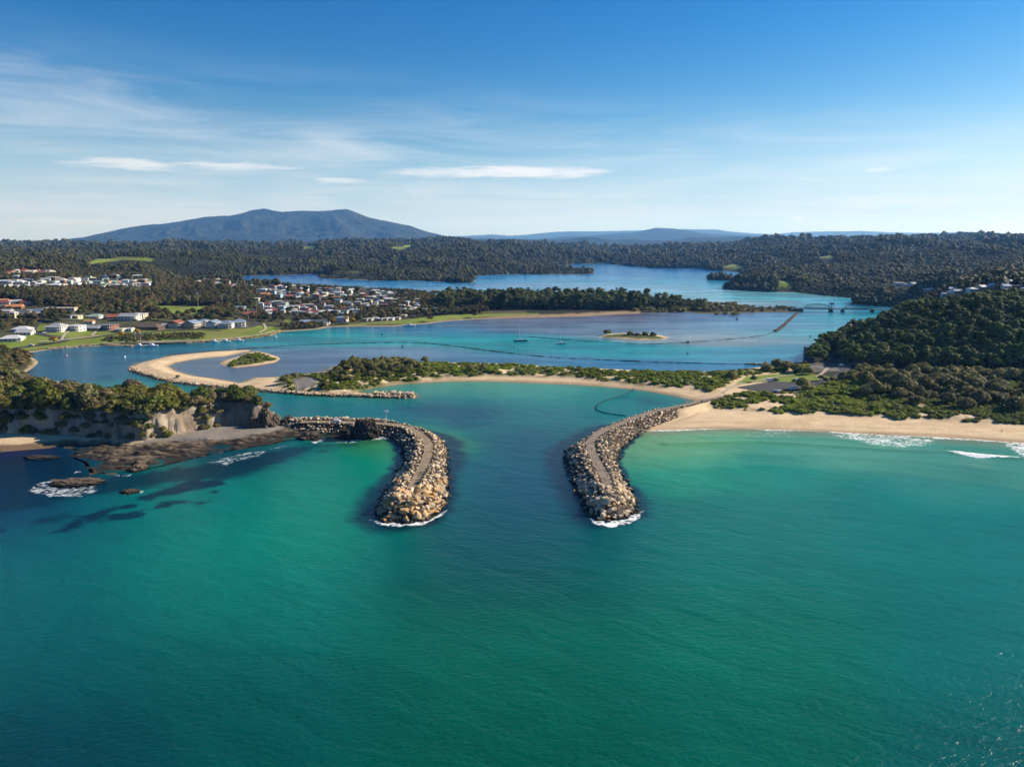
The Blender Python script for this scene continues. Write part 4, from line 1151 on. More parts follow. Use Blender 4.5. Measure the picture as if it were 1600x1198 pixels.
def training_wall(line, wdt, hgt, label):
    c = line.mean(0)
    t_ = empty('training_wall', (c[0], c[1], 0)); tag(t_, label, 'sea wall')
    d = np.gradient(line, axis=0); d /= np.linalg.norm(d, axis=1)[:, None] + 1e-9
    nn = np.stack([-d[:, 1], d[:, 0]], 1)
    sec = [(-1.0, -1.2), (-0.45, hgt), (0.45, hgt), (1.0, -1.2)]
    jit = rng.uniform(0.7, 1.25, len(line)); jz = rng.uniform(-0.35, 0.25, len(line))
    v = np.stack([np.column_stack([line + nn * (o * wdt / 2 * jit)[:, None] - c, np.where(z > 0, z + jz, z)]) for o, z in sec], 1).reshape(-1, 3)
    n = len(line); i = np.arange(n * 4).reshape(n, 4)
    q = np.stack([i[:-1, :-1], i[:-1, 1:], i[1:, 1:], i[1:, :-1]], -1).reshape(-1, 4)[:, ::-1]
    link('bank', fast_mesh('bank', v, q, M_WALL, False), t_)
    return t_


def dense(line, step):
    seg = np.linalg.norm(np.diff(line, axis=0), axis=1); cum = np.concatenate([[0], np.cumsum(seg)])
    s = np.arange(0, cum[-1], step)
    return np.column_stack([np.interp(s, cum, line[:, 0]), np.interp(s, cum, line[:, 1])])


training_wall(dense(W1, 3.0), 3.4, 0.32, 'long low dark training wall between the channel and the shallow lagoon')
training_wall(dense(W2[:-26], 3.0), 2.8, 0.25, 'low dark training wall beyond the moored yachts, beside the small island')
training_wall(dense(W2[-27:], 3.0), 6.5, 1.1, 'broad purplish rock wall curving from the shallows up to the bridge abutment')

# single rocks and reefs
def lump(name, px, py, w_px, h_px, hgt, mat, label, seed, sink=0.35, dpx=None):
    """a rock mass w_px wide in the photo standing at a waterline pixel"""
    x, y = G(px, py); x, y = float(x), float(y)
    sx = w_px / 2 * y * 1.03 / FPX
    bm = bmesh.new()
    bmesh.ops.create_icosphere(bm, subdivisions=5, radius=1.0)
    dy_ = (dpx or sx * 0.7)
    for v in bm.verts:
        p = v.co
        n = fbm(np.array([p.x * 1.6 + seed * 9.1 + p.z]), np.array([p.y * 1.6 + p.z * 1.3]), seed, 5)[0]
        n2 = abs(fbm(np.array([p.x * 4 + seed]), np.array([p.y * 4 + p.z * 3.0]), seed + 3, 4)[0] - 0.5) * 2
        n3 = fbm(np.array([p.x * 9 + seed]), np.array([p.y * 9 + p.z * 6.0]), seed + 8, 3)[0] - 0.5
        k = 0.55 + 0.75 * n - 0.42 * n2 + 0.30 * n3
        v.co = Vector((p.x * sx * k * 1.25, p.y * dy_ * k * 1.25, (p.z * k * 1.15) * hgt + (-hgt * sink * 0)))
    me = bpy.data.meshes.new(name); bm.to_mesh(me); bm.free(); me.materials.append(mat)
    o = link(name, me, None, (x, y, 0))
    return tag(o, label, 'rock')


lump('sea_rock', 571, 682, 40, 14, 8.6, M_BLACK, 'biggest black rock at the root of the curved breakwater, tall and blocky', 3, dpx=6)
lump('sea_rock', 577, 682.5, 30, 8, 3.4, M_BLACK, 'low black rock in front of the biggest one, foam at its foot', 5, dpx=4)
lump('sea_rock', 541, 684.5, 19, 14, 6.0, M_BLACK, 'pointed black rock standing alone in the foam left of the biggest one', 8, dpx=4)
lump('sea_rock', 448, 666, 24, 14, 5.0, M_BLACK, 'dark rock at the end of the cliff where the gravel track begins', 10, dpx=5)
lump('sea_rock', 482, 684, 26, 12, 2.6, M_BLACK, 'rough black rock on the seaward edge of the rock shelf', 12, dpx=4)
lump('sea_rock', 505, 672, 34, 6, 2.2, M_BLACK, 'flat dark ledge below the gravel track, between the cliff end and pointed rock', 14, dpx=5)
lump('reef', 66, 715, 54, 4, 1.0, M_REEF, 'flat brown reef lying off the left beach', 21, dpx=3)
lump('reef', 116, 755, 74, 5, 1.5, M_REEF, 'brown reef with white surf breaking over its seaward side', 23, dpx=5)
lump('reef', 204, 768.5, 30, 4, 0.9, M_REEF, 'smallest reef with a thin line of foam, lying apart in dark water', 25, dpx=2.4)
lump('sea_rock', 218, 732, 26, 6, 2.0, M_REEF, 'pale brown rock on the outer edge of the rock shelf', 27, dpx=4)
for px, py, r_, sd_ in ((400, 672, 20, 31), (418, 671, 18, 33), (432, 669, 16, 35)):
    lump('cliff_rock', px, py, r_, 18, (7.5, 8.5, 6.5)[sd_ // 2 - 15], M_CLIFFROCK if False else M_REEF, {31: 'shadowed rock buttress on the cliff end, leftmost of three', 33: 'tall middle rock buttress at the cliff end, grey brown', 35: 'sunlit outermost rock buttress at the cliff end'}[sd_], sd_, dpx=4)
lump('hill_rock', 1385, 548, 2, 2, 0.1, M_GREY, 'x', 41)
bpy.data.objects.remove(bpy.data.objects['hill_rock'])

# ------------------------------------------------------------------ plants
F_COAST = foliage('coast_leaves', [(0.0935, 0.1045, 0.018), (0.143, 0.132, 0.025), (0.1595, 0.1265, 0.055), (0.165, 0.1375, 0.08), (0.099, 0.1155, 0.02), (0.055, 0.0715, 0.015)], 0.7)
F_BUSH = foliage('dune_leaves', [(0.1092, 0.1515, 0.0154), (0.1893, 0.2372, 0.0198), (0.2475, 0.2767, 0.0242), (0.1383, 0.1383, 0.0308)], 0.5)
F_TEA = foliage('tea_tree_leaves', [(0.1568, 0.1484, 0.0391), (0.2213, 0.19, 0.0667), (0.1753, 0.1628, 0.0575), (0.1383, 0.1448, 0.0345)], 0.7)
F_GUM = foliage('gum_leaves', [(0.057, 0.0907, 0.0151), (0.0934, 0.1296, 0.0228), (0.1193, 0.149, 0.0266), (0.1037, 0.1102, 0.0285), (0.0674, 0.1102, 0.019)], 0.7)
F_TOWN = foliage('town_leaves', [(0.046, 0.0572, 0.016), (0.0862, 0.088, 0.024), (0.1437, 0.1012, 0.046), (0.1207, 0.088, 0.042), (0.0805, 0.099, 0.026)], 0.7)
F_PINE = foliage('shore_leaves', [(0.0491, 0.0719, 0.0198), (0.084, 0.1035, 0.0264), (0.1329, 0.1365, 0.0374), (0.1051, 0.115, 0.033)], 0.7)
F_FAR = foliage('forest_leaves', [(0.0498, 0.0575, 0.0148), (0.0788, 0.0739, 0.0238), (0.1038, 0.0905, 0.0341), (0.0624, 0.0718, 0.0193)], 0.7)
F_WATTLE = foliage('wattle_blossom', [(0.30, 0.19, 0.012), (0.36, 0.22, 0.012)], 0.9)
M_TRUNK = material('bark', (0.10, 0.075, 0.055), 0.9, 0.1, 0.4, 1.5)
M_PALE = material('pale_bark', (0.30, 0.26, 0.22), 0.9, 0.1, 0.4, 1.5)


def crown(name, seed, blobs, ncard, size, mat, core=0.8, flat=0.35):
    """foliage: many small leaf sprays spread over the blobs, around rough inner masses; blobs (x, y, z, rx, ry, rz)"""
    r = np.random.default_rng(seed)
    V, Q, off = [], [], 0
    b = np.array(blobs, float)
    area = (b[:, 3] * b[:, 4] + b[:, 3] * b[:, 5] + b[:, 4] * b[:, 5])
    which = r.choice(len(b), ncard, p=area / area.sum())
    d = r.normal(size=(ncard, 3)); d /= np.linalg.norm(d, axis=1)[:, None]
    d[:, 2] = np.where(d[:, 2] < -0.45, -d[:, 2], d[:, 2])
    rad = r.uniform(0.72, 1.12, ncard)
    c = b[which, :3] + d * b[which, 3:] * rad[:, None]
    nrm = d / b[which, 3:]; nrm /= np.linalg.norm(nrm, axis=1)[:, None]
    nrm = nrm + r.normal(size=(ncard, 3)) * 0.45; nrm[:, 2] += flat
    nrm /= np.linalg.norm(nrm, axis=1)[:, None]
    t1 = np.cross(nrm, r.normal(size=(ncard, 3))); t1 /= np.linalg.norm(t1, axis=1)[:, None] + 1e-9
    t2 = np.cross(nrm, t1)
    s = size * r.uniform(0.6, 1.35, ncard)[:, None]
    e = r.uniform(0.45, 0.9, ncard)[:, None]
    bend = nrm * s * r.uniform(-0.25, 0.25, ncard)[:, None]
    V.append(np.stack([c - t1 * s, c + t2 * s * e + bend, c + t1 * s, c - t2 * s * e + bend], 1).reshape(-1, 3))
    Q.append(np.arange(ncard * 4).reshape(-1, 4)); off = ncard * 4
    if core:
        bm = bmesh.new(); bmesh.ops.create_icosphere(bm, subdivisions=2, radius=1.0)
        cv = np.array([v.co[:] for v in bm.verts]); cf = np.array([[v.index for v in f.verts] for f in bm.faces]); bm.free()
        for k in range(len(b)):
            w_ = cv * (1 + 0.22 * (r.random(len(cv)) - 0.5))[:, None] * core
            V.append(b[k, :3] + w_ * b[k, 3:]); Q.append(np.column_stack([cf, cf[:, 2]]) + off); off += len(cv)
    v = np.vstack(V); q = np.vstack(Q)
    me = bpy.data.meshes.new(name)
    tri = q[:, 2] == q[:, 3]
    me.from_pydata(v.tolist(), [], [tuple(f[:3]) if k else tuple(f) for f, k in zip(q.tolist(), tri)])
    me.polygons.foreach_set('use_smooth', np.ones(len(me.polygons), bool))
    me.materials.append(mat)
    return me


def blob_set(r, n, rx, rz, z0, lob, flatness=1.0):
    """a low dome of n lobes"""
    out = []
    for i in range(n):
        a = 6.283 * (i + r.random() * 0.6) / n; q = rx * (0.0 if i == 0 else r.uniform(0.4, 0.75))
        s = lob * r.uniform(0.7, 1.15)
        out.append((math.cos(a) * q, math.sin(a) * q, z0 + rz * (1 - 0.75 * (q / rx) ** 1.2) * r.uniform(0.8, 1.1), s, s * r.uniform(0.8, 1.1), s * flatness * r.uniform(0.75, 1.0)))
    return out


NV = 6
rr = random.Random(3)
COAST = [crown('headland_tree', 10 + i, blob_set(rr, 8, 3.2, 2.2, 0.8, 1.75, 0.85), 900, 0.42, F_COAST) for i in range(NV)]
BUSH = [crown('dune_bush', 30 + i, blob_set(rr, 6, 2.0, 0.7, 0.25, 1.0, 0.75), 260, 0.34, F_BUSH) for i in range(NV)]
TEA = [crown('tea_tree', 50 + i, blob_set(rr, 8, 2.7, 2.5, 1.0, 1.7, 0.95), 850, 0.40, F_TEA) for i in range(NV)]


def gum_blobs(r, hgt, rad, n=9):
    out = []
    for i in range(n):
        a = r.uniform(0, 6.283); q = rad * r.uniform(0.1, 0.8)
        s = rad * r.uniform(0.30, 0.48)
        out.append((math.cos(a) * q, math.sin(a) * q, hgt * r.uniform(0.55, 0.9) + (0.12 * hgt if q < rad * 0.4 else 0), s, s, s * r.uniform(0.45, 0.7)))
    return out


def trunk_mesh(r, hgt, rad, blobs, mat, name='trunk'):
    mb = MB()
    top = Vector((r.uniform(-.4, .4), r.uniform(-.4, .4), hgt * 0.72))
    mb.tube((0, 0, -1.5), top * 0.5, rad, rad * 0.75)
    mb.tube(top * 0.5, top, rad * 0.75, rad * 0.4)
    for b in blobs[:6]:
        mb.tube(top * r.uniform(0.5, 0.8), Vector(b[:3]), rad * 0.35, rad * 0.12, 5)
    return mb.mesh(name, mat)


GUM, SHORE, TOWNT = [], [], []
for i in range(NV):
    b = gum_blobs(rr, 11.0, 4.6, 10)
    GUM.append((crown('crown', 70 + i, b, 900, 0.55, F_GUM, 0.72, 0.6), trunk_mesh(rr, 11, 0.32, b, M_PALE)))
    b = gum_blobs(rr, 13.0, 4.6, 10) + [(rr.uniform(-1.5, 1.5), rr.uniform(-1.5, 1.5), 6.2, 3.2, 3.2, 2.6)]
    SHORE.append((crown('crown', 90 + i, b, 620, 0.75, F_PINE, 0.78, 0.35), trunk_mesh(rr, 13, 0.4, b, M_TRUNK)))
    b = blob_set(rr, 7, 3.0, 3.6, 3.0, 2.2, 0.95)
    TOWNT.append((crown('crown', 110 + i, b, 380, 0.7, F_TOWN, 0.8, 0.35), trunk_mesh(rr, 6, 0.3, b, M_TRUNK)))
FARV = []
for i in range(NV):
    b = blob_set(rr, 6, 4.6, 5.5, 2.5, 3.6, 0.9) + [(0, 0, 3.5, 4.2, 4.2, 4.0)]
    FARV.append(crown('far_tree', 130 + i, b, 170, 1.15, F_FAR, 0.88, 0.35))


def put(kind, variants, x, y, z, scale, label, cat, group, rot=None, tilt=0.0, mat=None, trunk='trunk'):
    """one plant as an object of its own (crown and trunk as parts where it has a trunk)"""
    v = variants[rnd.randrange(len(variants))]
    rz = rnd.uniform(0, 6.283) if rot is None else rot
    s = scale if isinstance(scale, tuple) else (scale, scale, scale * rnd.uniform(0.85, 1.15))
    if isinstance(v, tuple):
        o = empty(kind, (x, y, z), rz); o.scale = s
        c = link('crown', v[0], o); link('trunk', v[1], o)
        if mat:
            c.material_slots[0].link = 'OBJECT'; c.material_slots[0].material = mat
    else:
        o = link(kind, v, None, (x, y, z), rz, s)
    tag(o, label, cat, group)
    return o


def scatter_gn(name, pts, scale, nvar, protos, label, cat, seed):
    """many plants as ONE object: copies set on points"""
    n = len(pts)
    me = bpy.data.meshes.new(name)
    me.vertices.add(n); me.vertices.foreach_set('co', np.ascontiguousarray(pts, np.float32).ravel())
    for nm, arr, ty in (('size', scale, 'FLOAT'), ('turn', np.random.default_rng(seed).uniform(0, 6.283, n), 'FLOAT')):
        a = me.attributes.new(nm, ty, 'POINT'); a.data.foreach_set('value', np.ascontiguousarray(arr, np.float32))
    a = me.attributes.new('which', 'INT', 'POINT')
    a.data.foreach_set('value', np.random.default_rng(seed + 1).integers(0, nvar, n).astype(np.int32))
    o = link(name, me)
    coll = bpy.data.collections.new(name + '_kinds')
    for i, p in enumerate(protos):
        q = bpy.data.objects.new('%s_kind_%d' % (name, i), p); coll.objects.link(q)
    ng = bpy.data.node_groups.new(name, 'GeometryNodeTree')
    ng.interface.new_socket('Geometry', in_out='INPUT', socket_type='NodeSocketGeometry')
    ng.interface.new_socket('Geometry', in_out='OUTPUT', socket_type='NodeSocketGeometry')
    t = NT(ng)
    gi, go = ng.nodes.new('NodeGroupInput'), ng.nodes.new('NodeGroupOutput')
    ci = t.n('GeometryNodeCollectionInfo', {'Separate Children': True, 'Reset Children': True}); ci.inputs['Collection'].default_value = coll
    na = lambda nm, ty: t.n('GeometryNodeInputNamedAttribute', {'Name': nm}, data_type=ty).outputs['Attribute']
    ip = t.n('GeometryNodeInstanceOnPoints', {'Points': gi.outputs[0], 'Instance': ci.outputs[0], 'Pick Instance': True, 'Instance Index': na('which', 'INT'),
                                               'Rotation': t.n('ShaderNodeCombineXYZ', {2: na('turn', 'FLOAT')}).outputs[0], 'Scale': na('size', 'FLOAT')})
    ng.links.new(ip.outputs[0], go.inputs[0])
    md = o.modifiers.new('scatter', 'NODES'); md.node_group = ng
    return tag(o, label, cat, None, 'stuff')


def cand(n, px0, px1, y0, y1, pw=1.0):
    """random ground points, evenly spread over the picture columns and log distance"""
    u = (rng.uniform(px0, px1, n) - 800) / FPX
    y = np.exp(rng.uniform(math.log(y0), math.log(y1), n))
    return u * y * 1.02, y


def thin(x, y, rmin):
    """drop points closer than rmin (array) to an earlier one"""
    cells, keep = {}, []
    g = float(np.max(rmin))
    for i in range(len(x)):
        cx, cy = int(x[i] // g), int(y[i] // g)
        ok = True
        for a in (-1, 0, 1):
            for b in (-1, 0, 1):
                for j in cells.get((cx + a, cy + b), ()):
                    if (x[j] - x[i]) ** 2 + (y[j] - y[i]) ** 2 < rmin[i] ** 2:
                        ok = False; break
        if ok:
            cells.setdefault((cx, cy), []).append(i); keep.append(i)
    return np.array(keep, int)


# --- left headland: wind-pruned trees and scrub along the cliff
x, y = cand(26000, -130, 450, 335, 520)
pl = poly_sd(PLATEAU, x, y); s = land_sd(x, y); px, py = proj(x, y, 5)
ok = (s > 2.5) & ((pl > -1.8) | ((px < 120) & (y > 425)) ) & ~((px > 425) & (pl < 4))
ok &= ~((pl < 4.5) & (fbm(x / 13, y / 40, 99, 2) < np.where((px > 150) & (px < 262), 0.30, np.where(px > 345, 0.44, np.where(px > 300, 0.0, 0.42))))) & ~((px > 262) & (px < 305) & (pl < 4.5))
x, y, pl, px = x[ok], y[ok], pl[ok], px[ok]
big = rng.random(len(x))
sc_ = np.where(pl < 5, rng.uniform(0.55, 1.0, len(x)), rng.choice([0.8, 1.1, 1.5, 2.0], len(x)) * rng.uniform(0.85, 1.15, len(x))) * np.where(px < 60, 1.15, 1.0) * np.where(px > 405, 0.55, 1)
fc_ = np.where(pl < 5)[0]
fc_ = fc_[thin(x[fc_], y[fc_], 1.55 * sc_[fc_] + 0.3)]
zf_ = ground_z(x[fc_], y[fc_])
fo_ = np.argsort(-pl[fc_])
for i in range(len(fc_)):
    j = fc_[i]
    if i < 300:
        put('cliff_shrub', COAST, x[j], y[j], zf_[i] - 0.5, float(sc_[j]) * 0.95, 'green wind-cut shrub hanging on the face of the pale cliff', 'shrub', 'shrubs on the cliff face')
print('cliff shrubs', len(fc_))
tp_ = np.where(pl >= 5)[0]
x, y, sc_, pl = x[tp_], y[tp_], sc_[tp_], pl[tp_]
k = thin(x, y, 2.55 * sc_ + 0.5)
x, y, sc_, pl = x[k], y[k], sc_[k], pl[k]
z = ground_z(x, y)
o_ = np.argsort(y)
x, y, z, sc_, pl = x[o_], y[o_], z[o_], sc_[o_], pl[o_]
for i in range(min(len(x), 300)):
    lab = 'green wind-cut shrub hanging on the edge of the pale cliff' if pl[i] < 6 else 'rounded olive and grey wind-cut tree crowded on the headland above the cliff'
    put('headland_tree', COAST, x[i], y[i], z[i] - 0.4, float(sc_[i]), lab, 'tree', 'shrubs on the cliff edge' if pl[i] < 6 else 'trees covering the headland')
if len(x) > 300:
    scatter_gn('headland_scrub', np.stack([x, y, z - 0.4], 1)[300:], sc_[300:], NV, COAST, 'farther rounded shrubs behind the headland trees', 'scrub', 5)
print('headland', len(x))

# --- the dunes: bushes, and tea trees behind the beach
x, y = cand(60000, 425, 1900, 330, 640)
vd, vr = poly_sd(VEG_D, x, y), poly_sd(VEG_R, x, y)
v = np.maximum(vd, vr) + (fbm(x / 9, y / 9, 2, 4) - 0.5) * 9
px, py = proj(x, y, 2)
ok = (v > np.where(px < 1105, 3.6, 0.5)) & (poly_sd(SANDHOLE, x, y) < 1) & (poly_sd(PAD, x, y) < -1) & (poly_sd(CARPARK, x, y) < -1.5) & (poly_sd(LAWN, x, y) < -1) & (fbm(x / 6, y / 6, 61, 3) + 0.10 * sstep(4, 25, v) > 0.40)
ok &= ~((px > 1262) & (y > 470))
x, y = x[ok], y[ok]
s_ = rng.uniform(0.55, 1.3, len(x)) * np.where(fbm(x / 30, y / 30, 44, 2) > 0.55, 1.25, 0.85) * np.where(px[ok] < 1100, 0.82, 1.0)
k = thin(x, y, 1.75 * s_ + 0.4); x, y, s_ = x[k], y[k], s_[k]
z = ground_z(x, y)
o_ = np.argsort(-s_ / y); x, y, z, s_ = x[o_], y[o_], z[o_], s_[o_]
px, py = proj(x, y, z)
for i in range(min(300, len(x))):
    if px[i] > 1100:
        put('dune_bush', BUSH, x[i], y[i], z[i] - 0.15, float(s_[i]), 'bright green low bush on the dune behind the long right-hand beach', 'bush', 'bushes on the beach dune')
    else:
        put('dune_bush', BUSH, x[i], y[i], z[i] - 0.15, float(s_[i]), 'bright green low bush on the sand spit beside the curved bay', 'bush', 'bushes on the sand spit')
if len(x) > 300:
    scatter_gn('dune_scrub', np.stack([x, y, z - 0.15], 1)[300:], s_[300:], NV, BUSH, 'low green scrub covering the dunes and the sand spit', 'scrub', 15)
print('dune bushes', len(x))
TREE_R = [(1318, 603), (1340, 592), (1400, 586), (1500, 592), (1600, 597), (1760, 605), (1760, 655), (1600, 648), (1500, 641), (1430, 632), (1385, 628), (1350, 622), (1325, 612)]
x, y = cand(20000, 1300, 1850, 380, 520)
px, py = proj(x, y, 2.5)
ok = in_poly(TREE_R, px + (rng.random(len(x)) - 0.5) * 22, py + (rng.random(len(x)) - 0.5) * 10) & (fbm(x / 16, y / 16, 23, 2) > 0.36)
x, y = x[ok], y[ok]; s_ = rng.uniform(0.9, 1.9, len(x)); k = thin(x, y, 2.6 * s_ + 0.6); x, y, s_ = x[k], y[k], s_[k]
z = ground_z(x, y)
for i in range(min(len(x), 230)):
    put('tea_tree', TEA, x[i], y[i], z[i] - 0.4, float(s_[i]), 'rounded grey-green tea tree in the thicket between the beach dune and the dark hill', 'tree', 'tea trees behind the beach')
print('tea trees', len(x))
TREE_D = [(515, 590), (528, 578), (545, 569), (600, 567), (660, 568), (672, 574), (640, 581), (628, 588), (610, 592), (580, 594), (560, 592), (548, 600), (520, 600)]
x, y = cand(6000, 500, 690, 440, 620)
px, py = proj(x, y, 2)
ok = in_poly(TREE_D, px, py); x, y = x[ok], y[ok]; s_ = rng.uniform(0.7, 1.35, len(x)); k = thin(x, y, 2.7 * s_ + 0.8); x, y, s_ = x[k], y[k], s_[k]
z = ground_z(x, y)
for i in range(min(len(x), 70)):
    put('tea_tree', TEA, x[i], y[i], z[i] - 0.3, float(s_[i]), 'dark rounded tree in the grove on the sand spit, behind the curved bay', 'tree', 'grove on the sand spit')
for px, py, s, lab in ((735, 580, 1.1, 'lone dark bush on the sand spit, left of a closely matching one'), (755, 578, 1.2, 'lone dark bush on the sand spit, right of a closely matching one'), (445, 598, 1.0, 'dark bush at the lagoon end of the sand spit beside white stones'),
                       (460, 590, 1.0, 'brownish bush next to the grey gravel clearing on the spit'), (450, 592, 0.8, 'small olive bush above the pile of white stones'), (508, 604, 1.0, 'dark green bush between the gravel clearing and the bay'), (278, 590, 0.55, 'small dark bush alone on the sandbank rim'),
                       (1142, 592, 1.3, 'spreading dark tree at the shore end of the car park lawn'), (1252, 608, 1.5, 'dark rounded bush beside the parked cars, tallest on the car park edge'), (1262, 611, 1.2, 'brown bush against the tallest bush of the car park edge'),
                       (1240, 597, 0.5, 'small round shrub on the lawn kerb between parked cars'), (1386, 578, 1.35, 'single pale sunlit bush standing out against the shaded hill'), (1215, 578, 1.6, 'largest bush in the clump between lawn and channel'), (1230, 577, 1.5, 'dark bush on the water side of the car park lawn'),
                       (1245, 581, 1.4, 'bush at the hillward end of the lawn clump'), (1198, 580, 1.3, 'bush at the wharf end of the lawn clump'), (1262, 584, 1.2, 'low bush beside the gravel turning place')):
    h_ = hit([(px, py)])[0]
    put('shore_bush', TEA, h_[0], h_[1], h_[2] - 0.3, s, lab, 'bush', None)
for px, py, s, lab in ((949, 524, 0.9, 'rounded dark bush on the left end of the small island'), (985, 526, 0.8, 'first dark bush of the low row on the small island'), (996, 526.5, 0.75, 'second dark bush of the low row on the small island'), (1008, 526.5, 0.75, 'third dark bush of the low row on the small island'), (1020, 527, 0.9, 'tallest bush at the right end of the small island')):
    gx_, gy_ = G(px, py); put('island_bush', TEA, float(gx_), float(gy_), 0.6, s * 1.35, lab, 'bush', None)
x, y = cand(3000, 340, 445, 480, 640)
ok = poly_sd(VEG_F, x, y) > 1; x, y = x[ok], y[ok]; k = thin(x, y, np.full(len(x), 2.6))[:46]; x, y = x[k], y[k]; z = ground_z(x, y)
for i in range(len(x)):
    put('lagoon_shrub', BUSH, x[i], y[i], z[i] - 0.1, float(rng.uniform(0.8, 1.2)), 'low olive shrub on the sandy islet in the lagoon', 'bush', 'shrubs on the lagoon islet', mat=None)

# --- the wooded hill by the beach
x, y = cand(60000, 1255, 1900, 500, 700)
s = land_sd(x, y); z = ground_z(x, y, s); px, py = proj(x, y, z)
zc_ = zctrl(x, y)
ok = (s > 1) & (zc_ > 6.8) & (px > 1262) & ~((px < 1330) & (y < 545))
ok &= ~(in_poly([(1370, 536), (1405, 536), (1410, 549), (1375, 548)], px, py - 3) & (rng.random(len(x)) < 0.9)) & ~in_poly([(1430, 551), (1452, 552), (1450, 562), (1428, 560)], px, py - 2)
ok &= ~((px > 1452) & (px < 1660) & (y > 652))
x, y, z = x[ok], y[ok], z[ok]
s_ = rng.uniform(0.5, 1.1, len(x)); k = thin(x, y, 2.9 * s_ + 0.9); x, y, z, s_ = x[k], y[k], z[k], s_[k]
o_ = np.argsort(-s_ / y); x, y, z, s_ = x[o_], y[o_], z[o_], s_[o_]
for i in range(min(len(x), 300)):
    put('gum_tree', GUM, x[i], y[i], z[i] - 0.3, float(s_[i]), 'dark gum tree with tiered crown in the wood on the steep hill above the beach', 'tree', 'gum trees on the steep hill')
if len(x) > 300:
    scatter_gn('hill_wood', np.stack([x, y, z - 0.3], 1)[300:], s_[300:], NV, [g[0] for g in GUM], 'smaller gum trees of the wood on the steep hill', 'wood', 25)
print('gums', len(x))
for px, py, s in ((1292, 545, 0.8), (1285, 550, 0.7), (1300, 540, 0.9), (1278, 553, 0.55)):
    h_ = hit([(px, py)])[0]
    put('gum_tree', GUM, h_[0], h_[1], h_[2], s, 'gum tree leaning over the channel at the foot of the steep hill', 'tree', 'gum trees at the water end of the hill')

# ------------------------------------------------------------------ houses
_mats = {}


def paint(kind, name, col, rough=0.6):
    key = kind + name
    if key not in _mats:
        _mats[key] = material(name.replace(' ', '_') + '_' + kind, col, rough, 0.3, 0.18, 0.6)
    return _mats[key]


WALLS = {'white': (0.66, 0.64, 0.60), 'cream': (0.58, 0.50, 0.36), 'grey': (0.36, 0.36, 0.36), 'brick': (0.30, 0.135, 0.085), 'pale blue': (0.38, 0.55, 0.62), 'tan': (0.45, 0.34, 0.23), 'brown': (0.13, 0.085, 0.06), 'dark grey': (0.10, 0.105, 0.115), 'pale green': (0.45, 0.55, 0.42)}
ROOFS = {'white': (0.60, 0.60, 0.59), 'pale grey': (0.40, 0.41, 0.42), 'dark grey': (0.12, 0.125, 0.14), 'rust red': (0.27, 0.085, 0.06), 'terracotta': (0.52, 0.22, 0.10), 'brown': (0.16, 0.105, 0.08), 'green': (0.30, 0.42, 0.33), 'slate blue': (0.19, 0.25, 0.34), 'cream': (0.62, 0.55, 0.42)}
M_GLASS = material('window_glass', (0.025, 0.035, 0.045), 0.12, 0.6)
M_TRIM = material('white_trim', (0.74, 0.74, 0.72), 0.6)
M_DECK = material('decking', (0.30, 0.26, 0.22), 0.8)


def roof_mesh(w, d, z0, form, ov=0.5, pitch=0.42):
    mb = MB()
    a, b = w / 2 + ov, d / 2 + ov
    if form == 'flat':
        mb.box(-a, a, -b, b, z0, z0 + 0.35)
        return mb
    rise = min(a, b) * pitch
    if form == 'hipped':
        if a >= b:
            r0, r1 = (-(a - b), 0), (a - b, 0)
        else:
            r0, r1 = (0, -(b - a)), (0, b - a)
    else:
        if a >= b:
            r0, r1 = (-a, 0), (a, 0)
        else:
            r0, r1 = (0, -b), (0, b)
    t0 = 0.15
    vs = [(-a, -b, z0), (a, -b, z0), (a, b, z0), (-a, b, z0), (r0[0], r0[1], z0 + rise), (r1[0], r1[1], z0 + rise)]
    vs += [(x, y, z - t0) for x, y, z in vs[:4]]
    if a >= b:
        fs = [(0, 1, 5, 4), (1, 2, 5), (2, 3, 4, 5), (3, 0, 4)]
    else:
        fs = [(0, 1, 4), (1, 2, 5, 4), (2, 3, 5), (3, 0, 4, 5)]
    fs += [(9, 8, 7, 6), (0, 6, 7, 1), (1, 7, 8, 2), (2, 8, 9, 3), (3, 9, 6, 0)]
    mb.add(vs, fs)
    return mb


SITES = []


